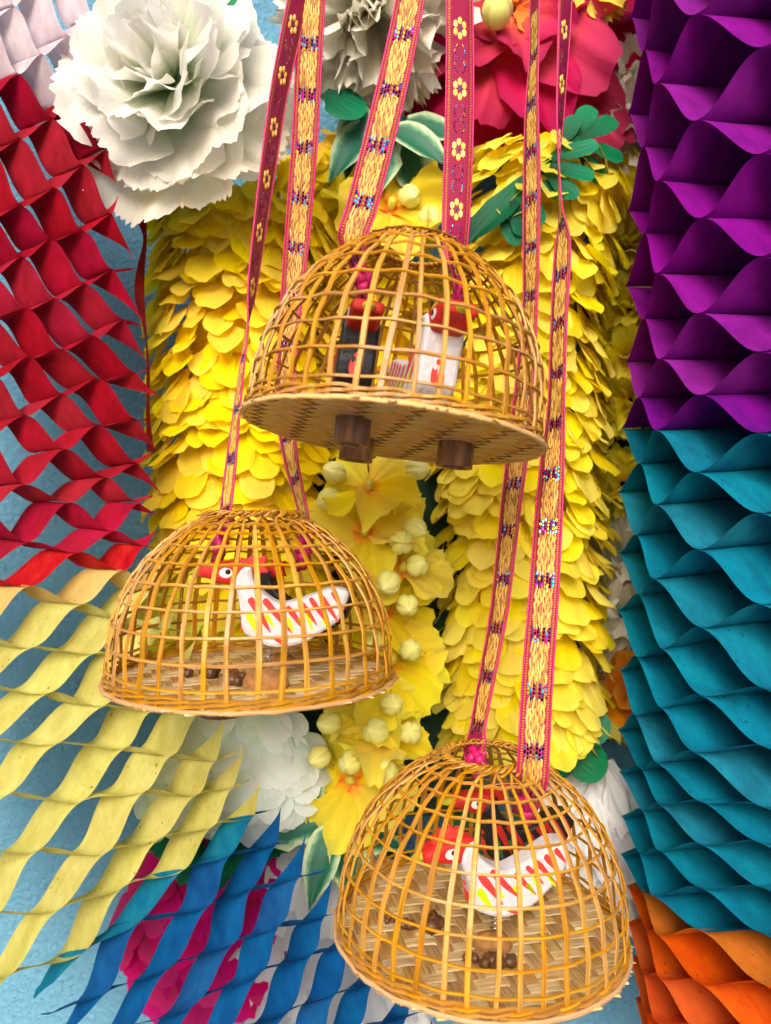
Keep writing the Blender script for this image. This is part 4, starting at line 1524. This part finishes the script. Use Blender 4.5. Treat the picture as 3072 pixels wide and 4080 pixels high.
        fs.append(tuple(3 * n + k for k in range(n)))
        ft = obj("foot", mesh("foot", vs, fs, us, True), FOOT, root)
    return root


def cage_matrix(u, Y, z_cm, pitch=0.0, roll=0.0, spin=0.0, k=0.97):
    x = (u - 1536) / F * Y
    return Matrix.Translation(Vector((x, Y, z_cm + CAM_Z)) * 0.01) @ Matrix.Rotation(R(roll), 4, 'Y') @ Matrix.Rotation(R(pitch), 4, 'X') @ Matrix.Rotation(R(spin), 4, 'Z') @ Matrix.Scale(k, 4)


M_top = cage_matrix(1566, 30.2, 3.1, pitch=-4.2, roll=7.2, spin=4, k=0.955)
M_left = cage_matrix(1006, 32.3, -6.75, pitch=0.5, roll=0.3, spin=2)
M_right = cage_matrix(1910, 31.8, -17.0, pitch=0.5, roll=2.2, spin=7)
cage("topmost bamboo cage hung highest in the middle, woven underside and three bamboo feet showing", M_top, 1, feet=[(-1.7, -2.6, 0.68, 1.0), (-1.35, 1.6, 0.72, 1.0), (2.6, -0.4, 0.74, 1.0)], hs=1.13, weave_rot=0.9, straws=(STRAW3, STRAW2))
cage("left bamboo cage hung level on two ribbons in front of the yellow paper net", M_left, 2, feet=[(-0.75, -3.2, 0.85, 0.75), (2.2, 2.4, 0.8, 0.7), (-2.6, 2.2, 0.8, 0.7)], weave_rot=0.35)
cage("lowest bamboo cage at the bottom right, seen from above with its braided opening", M_right, 3, feet=[(0.2, -2.2, 0.8, 0.7), (2.2, 2.0, 0.8, 0.7), (-2.4, 1.8, 0.8, 0.7)], weave_rot=0.12, hs=1.05)

# ---------------------------------------------------------------- painted wooden roosters
ZS = 0.00700


def zp(pts):
    return [((x - 930) * ZS, (745 - y) * ZS) for x, y in pts]


BODY = zp([(790, 315), (842, 312), (852, 370), (880, 420), (930, 470), (1000, 508), (1100, 490), (1200, 455), (1290, 428), (1368, 450), (1345, 540), (1310, 610), (1230, 665),
           (1150, 715), (1080, 738), (1000, 750), (930, 742), (850, 702), (800, 660), (787, 600), (780, 520), (762, 440), (752, 380)])
HEAD = zp([(566, 308), (640, 290), (740, 284), (835, 298), (856, 345), (812, 392), (772, 414), (690, 402), (610, 374), (564, 362)])
COMB = zp([(770, 300), (782, 262), (815, 276), (842, 246), (868, 268), (925, 248), (915, 300), (930, 345), (868, 350), (810, 335)])
COMB2 = zp([(622, 305), (618, 252), (655, 262), (668, 222), (705, 240), (728, 214), (756, 246), (782, 240), (778, 300), (740, 322), (660, 322)])


def densify(poly, step=0.22):
    out = []
    n = len(poly)
    ch = catmull([poly[-1]] + poly + [poly[0], poly[1]], 4)
    ch = ch[4:-4]
    return ch[:-1] if (abs(ch[-1][0] - ch[0][0]) + abs(ch[-1][1] - ch[0][1])) < 1e-6 else ch


def slab(poly, th, bev, wob=0.0, seed=0, smooth_poly=True):
    """cut-out of a board: outline in x/z, thickness along y, rounded edges"""
    pl = densify(poly) if smooth_poly else poly
    n = len(pl)
    cx = sum(p[0] for p in pl) / n
    rings = []
    nrm = []
    area = sum(pl[i][0] * pl[(i + 1) % n][1] - pl[(i + 1) % n][0] * pl[i][1] for i in range(n))
    sg = 1 if area > 0 else -1
    for i in range(n):
        a, b = pl[i - 1], pl[(i + 1) % n]
        tx, tz = b[0] - a[0], b[1] - a[1]
        l = math.hypot(tx, tz) or 1
        nrm.append((tz / l * sg, -tx / l * sg))
    for (y, ins) in ((-th / 2, bev), (-th / 2 + bev * .35, bev * 0.3), (-th / 2 + bev, 0), (th / 2 - bev, 0), (th / 2 - bev * .35, bev * 0.3), (th / 2, bev)):
        rings.append([Vector((pl[i][0] - nrm[i][0] * ins, y, pl[i][1] - nrm[i][1] * ins)) * 0.01 for i in range(n)])
    vs = [v for r_ in rings for v in r_]
    fs = []
    for k in range(len(rings) - 1):
        for i in range(n):
            j = (i + 1) % n
            q = (k * n + i, k * n + j, (k + 1) * n + j, (k + 1) * n + i)
            fs.append(q if sg < 0 else q[::-1])
    cap = tuple(range(n))
    fs.append(cap if sg > 0 else cap[::-1])
    cap2 = tuple((len(rings) - 1) * n + i for i in range(n))
    fs.append(cap2[::-1] if sg > 0 else cap2)
    return vs, fs


STR_R = [(838, 475, 948, 665, 30), (908, 480, 1062, 668, 28), (1035, 520, 1142, 665, 24), (1110, 502, 1195, 625, 22), (1160, 483, 1272, 645, 22), (1213, 466, 1312, 605, 24), (1276, 446, 1338, 545, 22), (968, 698, 1045, 746, 18)]
STR_Y = [(823, 550, 895, 695, 30), (922, 570, 960, 640, 22), (1028, 588, 1072, 668, 24), (1095, 590, 1132, 668, 20), (1137, 558, 1172, 662, 20), (1228, 585, 1262, 656, 20)]


def rooster(label, M, black, seed, thick=1.05, spring=0.75, tilt=0.0, size=1.0, comb=None):
    rnd = random.Random(seed)
    root = thing("wooden_rooster", label, "toy rooster", None, "painted wooden roosters on springs", M)
    T = Matrix.Translation(Vector((0, 0, spring * 0.01))) @ Matrix.Rotation(R(tilt), 4, 'Y') @ Matrix.Scale(size, 4)
    v, f = slab(BODY, thick, 0.16)
    obj("body", mesh("body", v, f, None, False), BBLACK if black else BWHITE, root, T)
    v, f = slab(HEAD, thick * 0.86, 0.2)
    hd = obj("head", mesh("head", v, f, None, False), DRED if black else BRED, root, T)
    v, f = slab(comb or COMB, 0.34, 0.08, smooth_poly=False)
    obj("comb", mesh("comb", v, f, None, False), DRED if black else NRED, hd)
    # beak: wedge that narrows to the tip
    bx, bz = zp([(566, 335)])[0]
    tx, tz = zp([(500, 352)])[0]
    vs = []
    for (x, z, w_, h) in ((bx + 0.1, bz, .30, .21), (lerp(bx, tx, .55), lerp(bz, tz, .45), .2, .14), (tx, tz, .05, .03)):
        for k in range(8):
            a = 2 * PI * k / 8
            vs.append(Vector((x, w_ * math.cos(a), z + h * math.sin(a))) * 0.01)
    fs = [(i * 8 + k, i * 8 + (k + 1) % 8, (i + 1) * 8 + (k + 1) % 8, (i + 1) * 8 + k) for i in range(2) for k in range(8)] + [tuple(16 + k for k in range(8))]
    obj("beak", mesh("beak", vs, fs), BEAK, hd)

    def disc(cx, cz, rx, rz, y, sg, n=18, dome=0.015):
        vs = [Vector((cx + rx * math.cos(2 * PI * k / n), y, cz + rz * math.sin(2 * PI * k / n))) * 0.01 for k in range(n)]
        vs += [Vector((cx + .7 * rx * math.cos(2 * PI * k / n), y + sg * dome, cz + .7 * rz * math.sin(2 * PI * k / n))) * 0.01 for k in range(n)]
        fs = [(k, (k + 1) % n, n + (k + 1) % n, n + k) for k in range(n)] + [tuple(n + k for k in range(n))]
        return vs, fs
    for sg in (-1, 1):
        ex, ez = zp([(706, 342)])[0]
        e = obj("eye", mesh("eye", *disc(ex, ez, .25, .19, sg * (thick * .43 + .004), sg)), EYEW, hd)
        ex, ez = zp([(718, 336)])[0]
        obj("pupil", mesh("pupil", *disc(ex, ez, .105, .105, sg * (thick * .43 + .018), sg, 14, 0.03)), EYEB, hd)
    bodyo = root.children[0]
    for sg in (-1, 1):
        y0 = sg * (thick / 2 + 0.004)
        for (lst, mt, nm) in ((STR_R, DRED if black else NRED, "red_stroke"), (STR_Y, NGRN if black else NYEL, "yellow_stroke" if not black else "green_stroke")):
            for (x0, z0, x1, z1, w_) in lst:
                if black and rnd.random() < 0.15:
                    continue
                a = Vector(zp([(x0 + rnd.uniform(-5, 5), z0 + rnd.uniform(-5, 5))])[0])
                b = Vector(zp([(x1 + rnd.uniform(-5, 5), z1 + rnd.uniform(-5, 5))])[0])
                d = (b - a)
                pn = Vector((-d.y, d.x)).normalized() * w_ * ZS * 0.68
                prof_ = [(0, .55), (.06, .95), (.25, 1.0), (.55, .8), (.8, .5), (1, .12)]
                L, Rr = [], []
                for (t, s) in prof_:
                    L.append(a + d * t + pn * s * rnd.uniform(.85, 1.1))
                    Rr.append(a + d * t - pn * s * rnd.uniform(.85, 1.1))
                pl = L + Rr[::-1]
                n = len(pl)
                vs = [Vector((p.x, y0, p.y)) * 0.01 for p in pl] + [Vector((p.x, y0 - sg * 0.03, p.y)) * 0.01 for p in pl]
                fs = [(i, n - 1 - i, n - 2 - i, i + 1) for i in range(len(L) - 1)] + [(i, (i + 1) % n, n + (i + 1) % n, n + i) for i in range(n)]
                obj(nm, mesh(nm, vs, fs, None, False), mt, bodyo)
    # dabs of red on the breast
    for (dx, dz, sx, sz) in ((-0.08, 0.75, .13, .32), (.16, 0.85, .12, .34), (0.05, 1.3, .1, .1)):
        mb = MB()
        n = 12
        xs = -0.985 if dz < 1.1 else -1.03
        vs = [Vector((xs - 0.02 - 0.02 * abs(math.sin(k)), dx + sx * math.cos(2 * PI * k / n), dz + .1 + sz * math.sin(2 * PI * k / n))) * 0.01 for k in range(n)]
        vs += [v + Vector((0.003, 0, 0)) for v in vs]
        fs = [tuple(range(n))] + [(k, (k + 1) % n, n + (k + 1) % n, n + k) for k in range(n)]
        obj("red_dab", mesh("red_dab", vs, fs, None, False), NRED, bodyo)
    # spring and blob of glue
    pts = []
    for i in range(6 * 14 + 1):
        a = 2 * PI * i / 14
        z = lerp(0.05, spring + 0.1, i / 84)
        pts.append(Vector((0.15 * math.cos(a), 0.15 * math.sin(a), z)) * 0.01)
    obj("spring", mesh("spring", *tube(pts, 0.00032, 5)), STEEL, root)
    return root


def lump(mb, c, r, seed, squash=0.7):
    v, f, u = grid(6, 9, lambda s, t: Vector((math.sin(s * PI) * math.cos(t * 2 * PI), math.sin(s * PI) * math.sin(t * 2 * PI), -math.cos(s * PI) * squash)))
    v = [Vector(c) * 0.01 + p * (0.01 * r * (1 + 0.45 * noise.noise(p * 2.1 + Vector((seed * 3.1, seed, 0))))) for p in v]
    mb.add(v, f, u)


def in_cage(M, x, y, heading, z=0.0, extra=None):
    """heading: direction the bird looks, degrees from cage -x, counter-clockwise seen from above; undoes the cage's spin"""
    return M @ Matrix.Translation(Vector((x, y, z)) * 0.01) @ Matrix.Rotation(R(heading), 4, 'Z')


MT = M_top @ Matrix.Rotation(R(-4), 4, 'Z')
ML = M_left @ Matrix.Rotation(R(-2), 4, 'Z')
MR = M_right @ Matrix.Rotation(R(-7), 4, 'Z')
rooster("black painted wooden rooster facing outwards inside the topmost cage", in_cage(MT, -1.95, -0.2, 100), True, 1, thick=1.45, spring=1.2, size=1.04)
rooster("white painted wooden rooster looking right inside the topmost cage", in_cage(MT, 1.2, 0.3, 106), False, 2, thick=1.45, spring=1.25, size=1.18)
rooster("white wooden rooster with red and yellow strokes facing left in the left cage", in_cage(ML, 0.85, -1.2, 6), False, 3, spring=1.45, size=1.08)
rooster("black wooden rooster mostly hidden behind the white one in the left cage", in_cage(ML, 1.15, 2.2, -8), True, 4, spring=1.1, size=1.04)
rooster("white wooden rooster with striped tail facing left in the lowest cage", in_cage(MR, 0.45, -1.2, 16), False, 5, spring=1.2, tilt=-9, size=1.1, comb=COMB2)
rooster("black wooden rooster standing behind the white one in the lowest cage", in_cage(MR, 1.4, 2.6, 14), True, 6, spring=1.5, size=1.05)


def crumbs(label, M, spots, seed):
    root = thing("glue_lumps", label, "glue lumps", None, None, M)
    rnd = random.Random(seed)
    for (x, y, r) in spots:
        mb = MB()
        for k in range(4):
            lump(mb, (x + rnd.uniform(-r, r) * .7, y + rnd.uniform(-r, r) * .5, r * 0.35 + rnd.uniform(0, .25) * r), r * rnd.uniform(.45, .75), seed * 7 + k + x, 0.9)
        obj("lump", mb.mesh("lump"), GLUE, root)
    return root


def cork(label, M, x, y, r, h, mat=CORK):
    t = thing("peg_base", label, "wooden peg", None, None, M @ Matrix.Translation(Vector((x, y, -0.05)) * 0.01))
    v, f, u = grid(8, 18, lambda s, q: Vector((r * math.cos(q * 2 * PI) * math.sin(s * PI / 2) ** .8 * (1 + .05 * math.sin(3 * q * 6.28)), r * 0.7 * math.sin(q * 2 * PI) * math.sin(s * PI / 2) ** .8, h * math.cos(s * PI / 2))) * 0.01)
    obj("peg", mesh("peg", v, f, u), mat, t)
    return t


crumbs("brown lumps of dried glue on the left cage's floor, left of the white rooster", ML, [(-2.7, -0.4, .28), (-1.7, -0.7, .42), (-0.45, -1.9, .5)], 3)
cork("rounded cork-brown peg base under the white rooster in the left cage", ML, 0.9, -2.2, 0.95, 0.75)
cork("small peg base under the black rooster in the left cage", ML, 0.85, 2.4, 0.7, 0.5)
crumbs("crumbly brown glue lumps on the lowest cage's floor, below the white rooster's head", MR, [(-2.1, -0.5, .55), (-3.0, -0.3, .32), (-3.8, 0.0, .22)], 5)
crumbs("dark glue and bark scraps on the lowest cage's floor near its front", MR, [(-0.6, -2.6, .28), (0.6, -3.1, .5), (0.1, -3.0, .42)], 6)
cork("square-cut wooden post under the white rooster's spring in the lowest cage", MR, 0.35, -1.5, 0.8, 0.6)
cork("small peg base under the black rooster in the lowest cage", MR, 1.3, 2.6, 0.7, 1.2)
cork("small peg base under the black rooster in the topmost cage", MT, -1.95, -0.2, 0.6, 0.4)
cork("small peg base under the white rooster in the topmost cage", MT, 1.15, 0.3, 0.6, 0.3)
